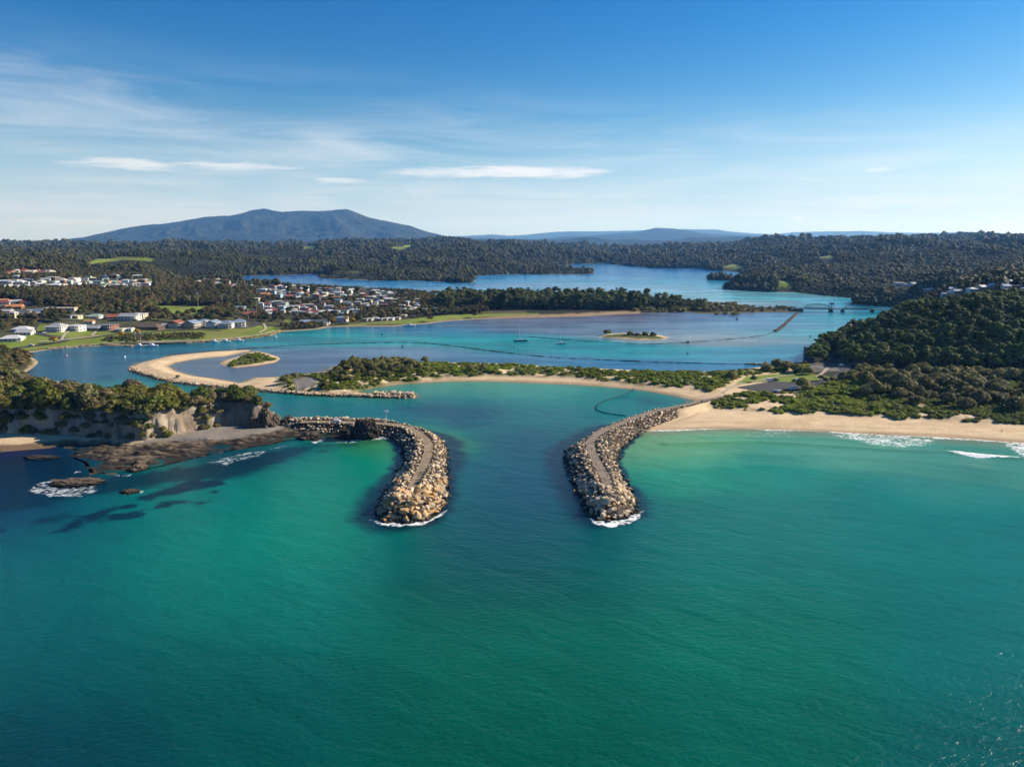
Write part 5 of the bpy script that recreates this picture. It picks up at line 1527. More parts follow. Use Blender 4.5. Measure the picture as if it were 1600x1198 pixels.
def house(x, y, z, w, d, floors, form, wall, roof, rz, label, cat='house', group=None, name='house', windows=True, veranda=False, fl=2.8):
    o = empty(name, (x, y, z), rz)
    tag(o, label, cat, group)
    h = floors * fl
    mb = MB().box(-w / 2, w / 2, -d / 2, d / 2, -2.5, h)
    wallo = mb.obj('wall', paint('wall', wall, WALLS[wall]), o)
    roof_mesh(w, d, h + 0.02, form).obj('roof', paint('roof', roof, ROOFS[roof]), o)
    if windows:
        wins = []
        for f in range(floors):
            n = max(2, int(w / 3.2))
            for i in range(n):
                cx = -w / 2 + w * (i + 0.5) / n; z0 = f * fl + 0.8
                wins.append(('f', cx, z0, 0.85, 1.4))
            for i in range(max(1, int(d / 4))):
                cy = -d / 2 + d * (i + 0.5) / max(1, int(d / 4))
                wins.append(('s', cy, f * fl + 0.9, 0.7, 1.2))
        for kind, c, z0, hw, hh in wins:
            m = MB()
            if kind == 'f':
                m.box(c - hw, c + hw, -d / 2 - 0.06, -d / 2 + 0.05, z0, z0 + hh)
            else:
                m.box(w / 2 - 0.05, w / 2 + 0.06, c - hw, c + hw, z0, z0 + hh)
            m.obj('window', M_GLASS, o)
    if veranda:
        m = MB()
        for f in range(floors):
            m.box(-w / 2, w / 2, -d / 2 - 2.2, -d / 2 - 0.1, f * fl - 0.12 + (0.2 if f == 0 else 0), f * fl + 0.06 + (0.2 if f == 0 else 0))
            m.box(-w / 2, w / 2, -d / 2 - 2.2, -d / 2 - 2.12, f * fl + 0.95, f * fl + 1.05)
        m.box(-w / 2 - 0.3, w / 2 + 0.3, -d / 2 - 2.5, -d / 2 - 0.55, h - 0.25, h - 0.1)
        for i in range(6):
            cx = -w / 2 + 0.1 + (w - 0.2) * i / 5
            m.box(cx - 0.09, cx + 0.09, -d / 2 - 2.2, -d / 2 - 2.02, -1.0, h - 0.26)
        m.obj('veranda', M_TRIM, o)
    SITES.append((x, y, max(w, d)))
    return o


def at(px, py):
    return hit([(px, py)])[0]


# houses near the foreshore: base pixel, width in photo pixels, depth factor, floors, form, wall, roof, turn, label
FORE = [
    (14, 533, 30, 0.6, 1, 'hipped', 'white', 'white', 0.25, 'low white house with glazed front nearest the bushes at the water bend', True),
    (34, 524, 22, 0.8, 1, 'gabled', 'white', 'pale grey', 0.2, 'small pale-roofed wing standing right behind the low white glazed house', False),
    (30, 518.5, 25, 0.7, 1, 'hipped', 'white', 'white', 0.15, 'white house with a plain blank front and pointed hip roof beside the steep lane', False),
    (85, 518.5, 26, 0.75, 2, 'hipped', 'white', 'pale grey', -0.1, 'two storey pale house with full-width white verandas and broad hip roof', True),
    (117, 517.5, 19, 0.8, 2, 'flat', 'white', 'white', -0.25, 'boxy white two storey house with a flat roof and balconies', True),
    (144, 516.5, 24, 0.6, 1, 'gabled', 'dark grey', 'pale grey', -0.2, 'dark grey low house with pale gabled roof, next to the brick flats', False),
    (168, 515.5, 21, 0.7, 2, 'flat', 'brick', 'dark grey', -0.3, 'dark flat-roofed brick flats with balconies facing the channel', True),
    (187, 519, 13, 0.8, 1, 'gabled', 'pale blue', 'cream', -0.3, 'tiny pale blue cottage with a cream gable beside a yellow wattle', False),
    (202, 518, 9, 0.9, 1, 'gabled', 'white', 'white', -0.2, 'tiny white gabled shed behind the yellow wattle tree', False),
    (146, 497.5, 22, 0.6, 1, 'hipped', 'white', 'green', -0.1, 'white house with pale green hip roof beside the upper road', True),
    (117, 497.5, 13, 0.8, 1, 'flat', 'cream', 'cream', -0.2, 'square cream flat-roofed house on the upper road', False),
    (106, 497, 9, 0.9, 1, 'gabled', 'grey', 'dark grey', 0.0, 'small dark house beside the square cream one', False),
    (138, 506, 12, 0.7, 1, 'gabled', 'white', 'terracotta', 0.1, 'low house with peach roof between the boxy white and dark grey houses', False),
    (174, 499, 22, 0.8, 1, 'gabled', 'tan', 'rust red', 0.5, 'tan house with red gabled roof left of the big white building', False),
    (200, 501, 30, 0.5, 2, 'gabled', 'white', 'pale grey', -0.15, 'big white building with stepped grey roofs, highest in the foreshore row', True),
    (216, 498, 20, 0.6, 2, 'flat', 'cream', 'white', -0.15, 'cream flat-roofed block joined behind the big white building', False),
    (228, 515, 42, 0.45, 1, 'hipped', 'brown', 'brown', -0.1, 'long low dark brown hall with deep eaves on the foreshore', False),
    (258, 512, 12, 0.8, 1, 'gabled', 'grey', 'pale grey', 0.1, 'small grey house squeezed between the brown hall and gabled house', False),
    (272, 513, 19, 0.9, 2, 'gabled', 'cream', 'rust red', 1.45, 'narrow cream gable-fronted house with a red roof and front balconies', True),
    (296, 513, 20, 0.9, 2, 'gabled', 'tan', 'slate blue', 1.45, 'narrow tan gable-fronted house with a slate roof and front balconies', True),
    (316, 509, 13, 0.9, 2, 'hipped', 'white', 'slate blue', 0.0, 'white end block of the motel with blue hip roof', True),
    (331, 512, 19, 0.8, 2, 'gabled', 'white', 'slate blue', 1.4, 'tall white motel wing with twin blue gables', True),
    (352, 513, 20, 0.8, 2, 'hipped', 'white', 'slate blue', 0.05, 'white motel block with arched terrace and blue hip roof', True),
    (370, 511, 20, 0.9, 2, 'hipped', 'white', 'slate blue', 0.3, 'white motel end block with blue roof above the red garden wall', True),
    (388, 494, 20, 0.7, 1, 'gabled', 'brick', 'rust red', 0.4, 'brick house with red gables below the dark mound of trees', False),
    (57, 490, 26, 0.6, 1, 'hipped', 'dark grey', 'slate blue', -0.2, 'large dark hall with a curved slate roof at the left edge of the brown wood', False),
    (92, 485, 44, 0.25, 1, 'flat', 'cream', 'cream', 0.12, 'very long low cream building below the brown wood', False),
    (18, 483, 22, 0.7, 1, 'gabled', 'brick', 'terracotta', 0.3, 'brick house with wide terracotta roof uphill from the dark hall', False),
    (40, 476, 18, 0.7, 1, 'gabled', 'cream', 'rust red', 0.2, 'cream house with bright red roof against the brown wood', False),
    (6, 490, 16, 0.8, 1, 'gabled', 'brick', 'pale grey', 0.1, 'brick house with grey roof cut by the left picture edge', False),
    (24, 474, 12, 0.8, 1, 'gabled', 'white', 'pale grey', 0.5, 'white gabled house between the terracotta roof and the red roof', False),
    (34, 491, 22, 0.5, 1, 'gabled', 'white', 'dark grey', 0.1, 'long white house with dark roof beside parked cars near the dark hall', False),
    (490, 507, 44, 0.35, 1, 'gabled', 'white', 'dark grey', -0.05, 'long white clubhouse with dark roof behind yellow wattles near the water', True),
    (474, 508, 16, 1.0, 1, 'gabled', 'dark grey', 'slate blue', 0.6, 'dark boatshed at the left end of the long white clubhouse', False),
    (534, 503, 16, 0.8, 2, 'flat', 'white', 'slate blue', -0.1, 'two storey white house with dark openings between two wattles', True),
    (442, 475, 52, 0.16, 1, 'gabled', 'brick', 'brown', 0.04, 'very long low brown-roofed block in the middle of town', False),
    (503, 474.5, 26, 0.25, 1, 'gabled', 'brick', 'brown', 0.04, 'shorter low brown-roofed block right of the longest one', False),
    (423, 488, 15, 0.8, 1, 'gabled', 'white', 'rust red', 0.3, 'house with a bright crimson roof among dark town trees', False),
    (418, 494, 16, 0.7, 1, 'gabled', 'white', 'white', 0.1, 'white-roofed house just below the crimson roof', False),
    (452, 483, 28, 0.4, 1, 'gabled', 'white', 'pale grey', 0.1, 'long white building with several grey roof ridges in town', False),
    (485, 491, 22, 0.5, 1, 'gabled', 'cream', 'rust red', 0.0, 'hall with a salmon red roof beside a white square tower', False),
    (492.5, 489, 4, 1.0, 3, 'hipped', 'white', 'white', 0.0, 'slim white square tower beside the salmon red hall roof', False),
    (398, 472, 12, 0.8, 2, 'flat', 'cream', 'cream', 0.0, 'square cream building at the top of the main street', False),
    (370, 484, 22, 0.5, 1, 'gabled', 'white', 'slate blue', 0.1, 'blue-grey roofed pavilion at the right side of the playing field', False),
]
for px, py, wp, df, fl_, form, wall, roof, rz, lab, ver in FORE:
    h_ = at(px, py)
    w_ = wp * math.hypot(h_[1], 60) / FPX * 1.0
    house(h_[0], h_[1] + w_ * df / 2, h_[2], w_, w_ * df, fl_, form, wall, roof, rz, lab, windows=True, veranda=ver, name='house' if 'hall' not in lab and 'flats' not in lab else 'building', cat='house' if 'hall' not in lab and 'flats' not in lab and 'tower' not in lab else 'building')

DIST = [  # pixel polygon, count, where, roofs, width range in px
    ([(8, 431), (14, 425), (60, 424), (92, 430), (80, 434), (30, 433)], 22, 'on the far wooded hillside at left', ['terracotta', 'terracotta', 'rust red', 'cream', 'terracotta'], (7, 14)),
    ([(0, 440), (25, 437), (125, 440), (124, 446), (60, 450), (0, 455)], 34, 'on the hillside above the brown wood', ['white', 'pale grey', 'brown', 'white', 'cream', 'dark grey'], (6, 15)),
    ([(124, 436), (150, 434), (215, 433), (238, 445), (205, 453), (150, 450), (128, 446)], 44, 'in the suburb above the playing field', ['white', 'pale grey', 'dark grey', 'brown', 'green', 'cream'], (6, 11)),
    ([(300, 444), (330, 439), (360, 441), (392, 446), (380, 450), (320, 447)], 16, 'near the end of the lake', ['white', 'cream', 'rust red', 'pale grey', 'brown'], (5, 10)),
    ([(0, 470), (10, 468), (14, 476), (4, 480)], 3, 'at the left edge of the hillside', ['terracotta', 'rust red', 'dark grey'], (8, 12)),
    ([(0, 492), (50, 488), (55, 494), (0, 500)], 6, 'beside the dark hall at left', ['white', 'pale grey', 'dark grey'], (8, 12)),
    ([(400, 452), (425, 448), (470, 447), (520, 450), (560, 453), (560, 468), (470, 470), (410, 463)], 66, 'in the town by the lake', ['white', 'pale grey', 'cream', 'rust red', 'dark grey', 'white', 'terracotta', 'slate blue'], (6, 12)),
    ([(405, 476), (470, 477), (560, 474), (560, 492), (500, 496), (440, 496), (408, 488)], 46, 'in the town centre', ['white', 'pale grey', 'dark grey', 'white', 'slate blue', 'rust red'], (7, 13)),
    ([(560, 453), (585, 454), (610, 459), (612, 470), (600, 480), (560, 482)], 34, 'on the narrow neck of town', ['white', 'white', 'pale grey', 'rust red', 'cream', 'dark grey'], (6, 12)),
    ([(612, 468), (660, 468), (720, 474), (740, 482), (690, 490), (620, 488)], 22, 'among the trees of the holiday park', ['white', 'pale grey', 'cream', 'green'], (5, 9)),
    ([(1440, 462), (1465, 455), (1500, 455), (1540, 450), (1600, 447), (1640, 452), (1600, 460), (1545, 466), (1480, 470)], 16, 'on the ridge behind the steep hill', ['white', 'white', 'pale grey', 'slate blue'], (9, 18)),
    ([(1395, 447), (1440, 443), (1445, 447), (1400, 452)], 3, 'on the cleared slope beyond the bridge', ['white', 'pale grey'], (10, 15)),
]
used_lab = set()
hr = random.Random(21)
for poly, cnt, where, roofs, (w0, w1) in DIST:
    pa = np.array(poly, float)
    got = []
    tries = 0
    while len(got) < cnt and tries < 6000:
        tries += 1
        q = (hr.uniform(pa[:, 0].min(), pa[:, 0].max()), hr.uniform(pa[:, 1].min(), pa[:, 1].max()))
        if in_poly(poly, np.array([q[0]]), np.array([q[1]]))[0] and all(abs(q[0] - g[0]) > (w0 + w1) * 0.30 or abs(q[1] - g[1]) > 2.6 for g in got):
            got.append(q)
    hp = hit(got)
    for (px, py), h_ in zip(got, hp):
        if h_[2] < 0.8:
            continue
        for _ in range(300):
            roof = hr.choice(roofs); wall = hr.choice(['white', 'cream', 'brick', 'tan', 'white', 'grey', 'pale green', 'pale blue', 'brown', 'dark grey'])
            form = hr.choice(['gabled', 'hipped', 'hipped', 'flat']); size = hr.choice(['small', 'long', 'tall', 'square'])
            lab = '%s %s house with %s %s roof %s' % (size, wall, roof, form, where)
            if lab not in used_lab:
                break
        used_lab.add(lab)
        w_ = hr.uniform(w0, w1) * h_[1] / FPX * {'small': 0.8, 'long': 1.35, 'tall': 0.95, 'square': 1.0}[size]
        w_ = min(w_, 30)
        df = {'small': 0.8, 'long': 0.5, 'tall': 0.8, 'square': 1.0}[size]
        house(h_[0], h_[1] + w_ * df / 2, h_[2] + 0.3, w_, w_ * df, 2 if size == 'tall' else 1, form, wall, roof, hr.uniform(-0.5, 0.5), lab, windows=(h_[1] < 1150), fl=3.0)

# cabins and caravans on the foreshore park
for i, (px, py, nm) in enumerate(((571, 502, 'first from the wattle tree'), (578, 501.5, 'second from the wattle tree'), (587, 500.5, 'with a shaded porch, left of the middle'), (594, 501.5, 'nearest the grass in the middle'), (602, 501, 'fifth along the grass'),
                               (611, 500.5, 'next to the grey trees'), (621, 499.5, 'at the end of the row by the trees'), (631, 496, 'set back among the trees'), (590, 493, 'in the second row above the middle'), (604, 492, 'in the second row, right one'))):
    h_ = at(px, py)
    house(h_[0], h_[1] + 3, h_[2], 6.4, 5.2, 1, 'gabled' if i % 3 else 'flat', ('cream', 'white', 'cream', 'grey')[i % 4], ('pale grey', 'cream', 'white')[i % 3], -0.35, 'cream and grey holiday cabin ' + nm, cat='cabin', group='holiday cabins', name='cabin', fl=2.5)

# ------------------------------------------------------------------ forests and town trees
SA = np.array(SITES)
ROADPX = [np.array(p) for p, w in TOWN_ROADS]


def clear_of_houses(x, y, zone=24.0):
    ok = np.ones(len(x), bool)
    for hx, hy, hw in SA:
        zone_ = zone + max(0.0, hy - 900) * 0.06
        near = np.abs(y - hy) < 120
        ok &= ~(near & (np.abs(x - hx * y / hy) < hw * 0.5 + 2.5) & (y > hy - zone_) & (y < hy + hw * 0.5 + 3))
    for g in GRASS:
        b = (x > g[:, 0].min()) & (x < g[:, 0].max()) & (y > g[:, 1].min()) & (y < g[:, 1].max())
        if b.any():
            i = np.where(b)[0]; ok[i] &= ~in_poly(g, x[i], y[i])
        if g[:, 1].mean() > 1100:
            for kk in (25, 50, 80, 110, 140):
                q = (y + kk) / y
                j = np.where((x * q > g[:, 0].min()) & (x * q < g[:, 0].max()) & (y + kk > g[:, 1].min()) & (y + kk < g[:, 1].max()))[0]
                if len(j):
                    ok[j] &= ~in_poly(g, x[j] * q[j], y[j] + kk)
    return ok


# town trees
BELT = [(-80, 470), (0, 460), (60, 451), (100, 450), (125, 448), (150, 452), (205, 455), (240, 446), (300, 448), (395, 455), (405, 468), (400, 477), (330, 478.5), (243, 479), (240, 492), (225, 488), (160, 482), (120, 482), (100, 478), (60, 476), (0, 466)]
x, y = cand(90000, -250, 760, 470, 1500)
s = land_sd(x, y); z = ground_z(x, y, s); px, py = proj(x, y, z)
belt = in_poly(BELT, px, py)
shade = in_poly([(0, 492), (20, 500), (55, 497), (58, 505), (48, 513), (25, 508), (0, 516)], px, py)
hedge = in_poly([(158, 531), (200, 526), (250, 524), (320, 523), (318, 529), (250, 532), (200, 534)], px, py)
mound = in_poly([(316, 494), (330, 486), (350, 484), (372, 490), (366, 496)], px, py)
leftp = in_poly([(-100, 548), (0, 550), (25, 556), (45, 562), (54, 568), (40, 580), (20, 590), (-100, 600)], px, py)
shore_t = in_poly([(440, 508), (470, 508), (505, 506), (504, 512), (470, 515), (442, 516)], px, py)
yard = (px > 400) & (px < 745) & (py > 446) & (py < 503)
park = (px > 610) & (px < 760) & (py > 466) & (py < 492)
ok_spit = ~((px > 120) & (py > 541))
ok_spit &= ~((px > 335) & (px < 460) & (y > 1180) & (rng.random(len(x)) < 0.85))
prob = np.where(belt, 1.0, np.where(shade | mound | hedge | leftp | shore_t, 1.0, np.where(park, 0.8, np.where(yard, 0.22, np.where(py < 466, 0.55, np.where(py > 503, 0.010, 0.07))))))
ok = (s > 5) & (rng.random(len(x)) < prob) & ok_spit
keep = clear_of_houses(x, y)
ok &= keep | ((hedge | shore_t | leftp | mound) & (s > 3))
x, y, z, px, py = x[ok], y[ok], z[ok], px[ok], py[ok]
hedge, leftp, belt, yard = hedge[ok], leftp[ok], belt[ok], yard[ok]
s_ = rng.uniform(0.75, 1.3, len(x)) * np.where(hedge, 0.42, 1.0) * np.where(leftp, 0.95, 1.0) * np.where(belt, 1.2, 1.0) * np.where((py > 503) & ~leftp & ~hedge, 0.55, 1.0) * np.where(yard, 0.85, 1)
k = thin(x, y, 3.1 * s_ + 1.2)
x, y, z, s_, px, py, hedge, leftp, belt = [a[k] for a in (x, y, z, s_, px, py, hedge, leftp, belt)]
o_ = np.argsort(-s_ / y)
x, y, z, s_, px, py, hedge, leftp, belt = [a[o_] for a in (x, y, z, s_, px, py, hedge, leftp, belt)]
print('town trees', len(x))
for i in range(min(300, len(x))):
    if leftp[i]:
        lab, gr = 'olive bushy tree in the clump at the bend of the left shore', 'trees at the bend of the left shore'
    elif hedge[i]:
        lab, gr = 'dark shrub on the grassy bank between the brown hall and the wharf', 'shrubs on the grassy bank'
    elif belt[i]:
        lab, gr = 'rounded brownish tree in the wood on the rise left of the playing field', 'trees in the brown wood'
    else:
        lab, gr = 'dark leafy tree standing between the houses of the town', 'trees between the houses'
    put('town_tree', TOWNT, x[i], y[i], z[i] - 0.3, float(s_[i]), lab, 'tree', gr)
scatter_gn('town_wood', np.stack([x, y, z - 0.3], 1)[300:], s_[300:], NV, [g[0] for g in TOWNT], 'farther brown and green trees filling the town and its hillside', 'wood', 35)

# tall trees along the spit
x, y = cand(30000, 690, 1095, 1000, 1150)
s = land_sd(x, y); z = ground_z(x, y, s); px, py = proj(x, y, z)
tall = (px < 1040)
ok = (s > np.where(px < 880, 4, 24)) & ~((py > 486) & (px < 760)) & (rng.random(len(x)) < np.where(tall, 1, 0.5)) & clear_of_houses(x, y, 10) & ~((px > 720) & (py > 485.8))
x, y, z, px = x[ok], y[ok], z[ok], px[ok]
s_ = rng.uniform(0.75, 1.62, len(x)) ** 1.25 * np.where(px > 1010, 0.7, 1.0) * np.where(px > 1060, 0.7, 1.0)
k = thin(x, y, 4.0 * s_ + 2.0); x, y, z, s_, px = x[k], y[k], z[k], s_[k], px[k]
o_ = np.argsort(y); x, y, z, s_, px = x[o_], y[o_], z[o_], s_[o_], px[o_]
print('spit trees', len(x))
for i in range(min(300, len(x))):
    put('shore_tree', SHORE, x[i], y[i], z[i] - 0.3, float(s_[i]), 'tall dark tree in the long row on the spit between lake and channel', 'tree', 'tall trees on the spit')
if len(x) > 300:
    scatter_gn('spit_wood', np.stack([x, y, z - 0.3], 1)[300:], s_[300:], NV, [g[0] for g in SHORE], 'rear rows of tall trees along the spit', 'wood', 45)
# low scrub at the end of the spit
x, y = cand(9000, 985, 1250, 985, 1090)
s = land_sd(x, y); z = ground_z(x, y, s); px, py = proj(x, y, z)
ok = (s > -1) & ~((px > 1180) & (s < 8)) & (rng.random(len(x)) < np.where(px > 1180, 0.5, 1.0)); x, y, z = x[ok], y[ok], z[ok]
s_ = rng.uniform(1.0, 1.9, len(x)) * np.where(px[ok] > 1150, 0.6, 1.0); k = thin(x, y, 3.2 * s_ + 0.8); x, y, z, s_ = x[k], y[k], z[k], s_[k]
print('spit scrub', len(x))
for i in range(min(300, len(x))):
    put('spit_bush', TEA, x[i], y[i], max(z[i], 0) - 0.3, float(s_[i]) * 0.8, 'low brown-green bush near the bridge end of the spit', 'bush', 'bushes at the bridge end of the spit')

# far forest
x1, y1 = cand(260000, -150, 1900, 1060, 5600)
x2, y2 = cand(110000, 1120, 1900, 700, 2200)
x, y = np.concatenate([x1, x2]), np.concatenate([y1, y2])
s = land_sd(x, y); z = ground_z(x, y, s); px, py = proj(x, y, z)
ok = s > 3
ok &= ~((px < 1255) & (y < 1160)) & ~((px > 1262) & (y < 720))
ok &= ~((px < 760) & (y < 1500)) & ~((px < 420) & (py > 446) & (px > -100) & (y < 1500))
sub = (px < 760) & (y < 2100) & (py > 424)
ok &= ~sub | (rng.random(len(x)) < 0.75)
ok &= clear_of_houses(x, y, 40)
ok &= ~((px > 330) & (px < 520) & (y < 1760) & (rng.random(len(x)) < 0.8))
x, y, z = x[ok], y[ok], z[ok]
patch = fbm(x / 90, y / 120, 83, 3)
ok = (patch > 0.36) | (rng.random(len(x)) < 0.25)
x, y, z, patch = x[ok], y[ok], z[ok], patch[ok]
s_ = rng.uniform(0.55, 1.25, len(x)) ** 1.2 * (0.65 + 0.9 * sstep(0.38, 0.64, patch)) * np.where(rng.random(len(x)) < 0.08, 1.45, 1.0) * np.clip(y / 2800, 0.66, 1.7)
k = thin(x, y, 3.4 * s_ + np.clip((y - 2500) / 900, 0, 3)); x, y, z, s_ = x[k], y[k], z[k], s_[k]
print('far forest', len(x))
scatter_gn('forest', np.stack([x, y, z - 0.5], 1), s_, NV, FARV, 'gum forest covering the hills round the lake', 'forest', 55)

# single trees worth telling apart
for px, py, s, lab in ((84, 537, 1.0, 'yellow wattle in bloom on the grass beside the lane and parked car'), (190, 527, 0.75, 'small yellow wattle in front of the pale blue cottage'), (215, 524, 0.95, 'spreading yellow wattle on the bank before the brown hall'),
                       (519, 507, 0.95, 'bright yellow wattle at the right end of the long clubhouse'), (550, 506, 1.1, 'broad golden wattle at the edge of the foreshore grass'), (541, 503, 0.85, 'golden wattle partly behind the broad one'), (484, 512, 0.85, 'olive yellow wattle leaning over the water by the clubhouse'), (478, 498, 0.8, 'yellow wattle behind the salmon red hall')):
    h_ = at(px, py)
    put('wattle_tree', TOWNT, h_[0], h_[1], h_[2] - 0.2, s, lab, 'tree', None, mat=F_WATTLE)
for px, py, s, lab in ((1178, 597, 0.62, 'dark spreading tree on the lawn beside the pale path, left of the cars'), (1282, 595, 0.55, 'slim small tree on the lawn, first of two near the gravel'), (1300, 598, 0.6, 'leafy small tree at the hill end of the lawn'), (1257, 571, 0.45, 'lone young pine by the channel at the foot of the hill'), (1290, 597.5, 0.5, 'second slim tree standing close to the gravel corner')):
    h_ = at(px, py)
    put('lawn_tree', TOWNT, h_[0], h_[1], h_[2] - 0.2, s, lab, 'tree', None)
for px, py, s, lab in ((452, 462, 1.5, 'tall dark round tree rising over the town roofs before the lake'), (478, 462, 1.35, 'left tree of a dark cluster on the lake side of town'), (490, 463, 1.3, 'right tree of a dark cluster on the lake side of town'), (558, 465, 1.5, 'tall brown tree alone above white roofs at the lake edge')):
    h_ = at(px, py)
    put('park_tree', SHORE, h_[0], h_[1], h_[2] - 0.2, s, lab, 'tree', None)

# ------------------------------------------------------------------ bridge
M_STEEL = material('bridge_steel', (0.10, 0.15, 0.18), 0.6, 0.4, 0.2, 0.4)
M_CONC = material('concrete', (0.17, 0.165, 0.155), 0.9, 0.2, 0.3, 0.3)
bx0, by0 = (float(v) for v in G(1254, 486.5)); bx1, by1 = (float(v) for v in G(1392, 488.5))
br = empty('truss_bridge', (bx0, by0, 0), math.atan2(by1 - by0, bx1 - bx0))
tag(br, 'dark steel truss bridge with two bowed spans across the channel', 'bridge')
BL = math.hypot(bx1 - bx0, by1 - by0)
pxm = lambda p: (p - 1254) * BL / (1392 - 1254)
DZ = 4.6
MB().box(-12, BL + 8, -4.0, 4.0, DZ - 0.9, DZ).obj('deck', M_STEEL, br)
m = MB()
for y_ in (-4.0, 3.85):
    m.box(-12, BL + 8, y_, y_ + 0.15, DZ + 0.9, DZ + 1.1)
    for i in range(40):
        x_ = -12 + (BL + 20) * i / 39
        m.box(x_ - 0.06, x_ + 0.06, y_, y_ + 0.15, DZ + 0.01, DZ + 0.9)
m.obj('railing', M_STEEL, br)
for a, b in ((1257, 1297), (1319, 1362)):
    m = MB(); x0, x1 = pxm(a), pxm(b); n = 7
    for y_ in (-4.2, 4.2):
        prof = [1.2, 5.0, 5.7, 6.0, 6.0, 5.7, 5.0, 1.2]
        xs = [x0 + (x1 - x0) * i / n for i in range(n + 1)]
        for i in range(n):
            m.tube((xs[i], y_, DZ + prof[i]), (xs[i + 1], y_, DZ + prof[i + 1]), 0.30, n=4)
            m.tube((xs[i], y_, DZ + 0.1), (xs[i + 1], y_, DZ + prof[i + 1]), 0.14, n=4) if i < n / 2 else m.tube((xs[i], y_, DZ + prof[i]), (xs[i + 1], y_, DZ + 0.1), 0.14, n=4)
            if i:
                m.tube((xs[i], y_, DZ), (xs[i], y_, DZ + prof[i]), 0.18, n=4)
        m.box(x0, x1, y_ - 0.2, y_ + 0.2, DZ - 0.4, DZ + 0.35)
    for i in range(1, n):
        m.tube((xs[i], -4.2, DZ + prof[i]), (xs[i], 4.2, DZ + prof[i]), 0.14, n=4)
    m.obj('truss', M_STEEL, br)
for a, w_ in ((1298.5, 1.6), (1317, 1.0), (1363, 1.2)):
    x_ = pxm(a)
    MB().box(x_ - w_, x_ + w_, -4.6, 4.6, -6, DZ - 0.95).box(x_ - w_ * 1.35, x_ + w_ * 1.35, -5.2, 5.2, -6, 0.9).obj('pier', M_CONC, br)
MB().box(-16, -1, -5, 5, -4, DZ - 0.95).obj('abutment', M_CONC, br)
m = MB(); x_ = pxm(1299)
for dx_ in (-1.6, 1.6):
    for y_ in (-4.3, 4.3):
        m.box(x_ + dx_ - 0.25, x_ + dx_ + 0.25, y_ - 0.3, y_ + 0.3, DZ, DZ + 8.2)
m.box(x_ - 2.2, x_ + 2.2, -4.6, 4.6, DZ + 6.2, DZ + 8.4)
m.obj('lift_tower', M_STEEL, br)
h_ = at(1180, 483)
l = spline([(G(1060, 478)), (G(1120, 481)), (G(1180, 483.2)), (G(1225, 484.5)), (bx0 - 3, by0)], 6)
zr = np.interp(np.arange(len(l)), [0, len(l) * 0.6, len(l) - 1], [2.6, 3.2, 4.55])
root = empty('causeway', (l[0][0], l[0][1], 0)); tag(root, 'low earth causeway carrying the road along the spit to the bridge', 'causeway')
d_ = np.gradient(l, axis=0); d_ /= np.linalg.norm(d_, axis=1)[:, None]; nn = np.stack([-d_[:, 1], d_[:, 0]], 1)
v = np.stack([np.column_stack([l + nn * o - l[0], np.where(np.full(len(l), o in (-4.5, 4.5)), zr, -2.5)]) for o in (-11, -4.5, 4.5, 11)], 1).reshape(-1, 3)
i_ = np.arange(len(l) * 4).reshape(-1, 4)
link('bank', fast_mesh('bank', v, np.stack([i_[:-1, :-1], i_[:-1, 1:], i_[1:, 1:], i_[1:, :-1]], -1).reshape(-1, 4)[:, ::-1], M_CORE, False), root)
v = np.stack([np.column_stack([l + nn * o - l[0], zr + 0.06]) for o in (-3.4, 3.4)], 1).reshape(-1, 3)
i_ = np.arange(len(l) * 2).reshape(-1, 2)
link('road_surface', fast_mesh('road_surface', v, np.stack([i_[:-1, 0], i_[:-1, 1], i_[1:, 1], i_[1:, 0]], -1)[:, ::-1], M_ASPH), root)

# ------------------------------------------------------------------ boats
M_HULLW = material('white_hull', (0.78, 0.79, 0.80), 0.3, 0.5)
M_HULLN = material('navy_hull', (0.02, 0.028, 0.05), 0.3, 0.5)
M_HULLA = material('aqua_hull', (0.32, 0.50, 0.55), 0.35, 0.5)
M_ALU = material('mast_metal', (0.62, 0.63, 0.65), 0.4, 0.5)
M_WOOD = material('timber', (0.16, 0.13, 0.10), 0.9, 0.1, 0.4, 2.0)
M_CANV = material('canvas', (0.10, 0.17, 0.30), 0.8)


def hull(L, B, hgt, mat, parent, transom=0.75):
    secs = [(-0.5, transom, 0.85), (-0.3, 0.95, 0.85), (0.0, 1.0, 0.88), (0.25, 0.82, 0.95), (0.42, 0.38, 1.05), (0.5, 0.02, 1.15)]
    vs, fs = [], []
    for t_, b, h in secs:
        w_ = B / 2 * b
        vs += [(t_ * L, -w_, hgt * h), (t_ * L * 0.96, -w_ * 0.75, -0.1), (t_ * L * 0.94, 0, -0.5), (t_ * L * 0.96, w_ * 0.75, -0.1), (t_ * L, w_, hgt * h)]
    for i in range(len(secs) - 1):
        for j in range(4):
            a = i * 5 + j; fs.append((a, a + 1, a + 6, a + 5))
        fs.append((i * 5 + 4, i * 5, i * 5 + 5, i * 5 + 9))
    fs.append((0, 4, 3, 2, 1))
    return MB().add(vs, fs).obj('hull', mat, parent)


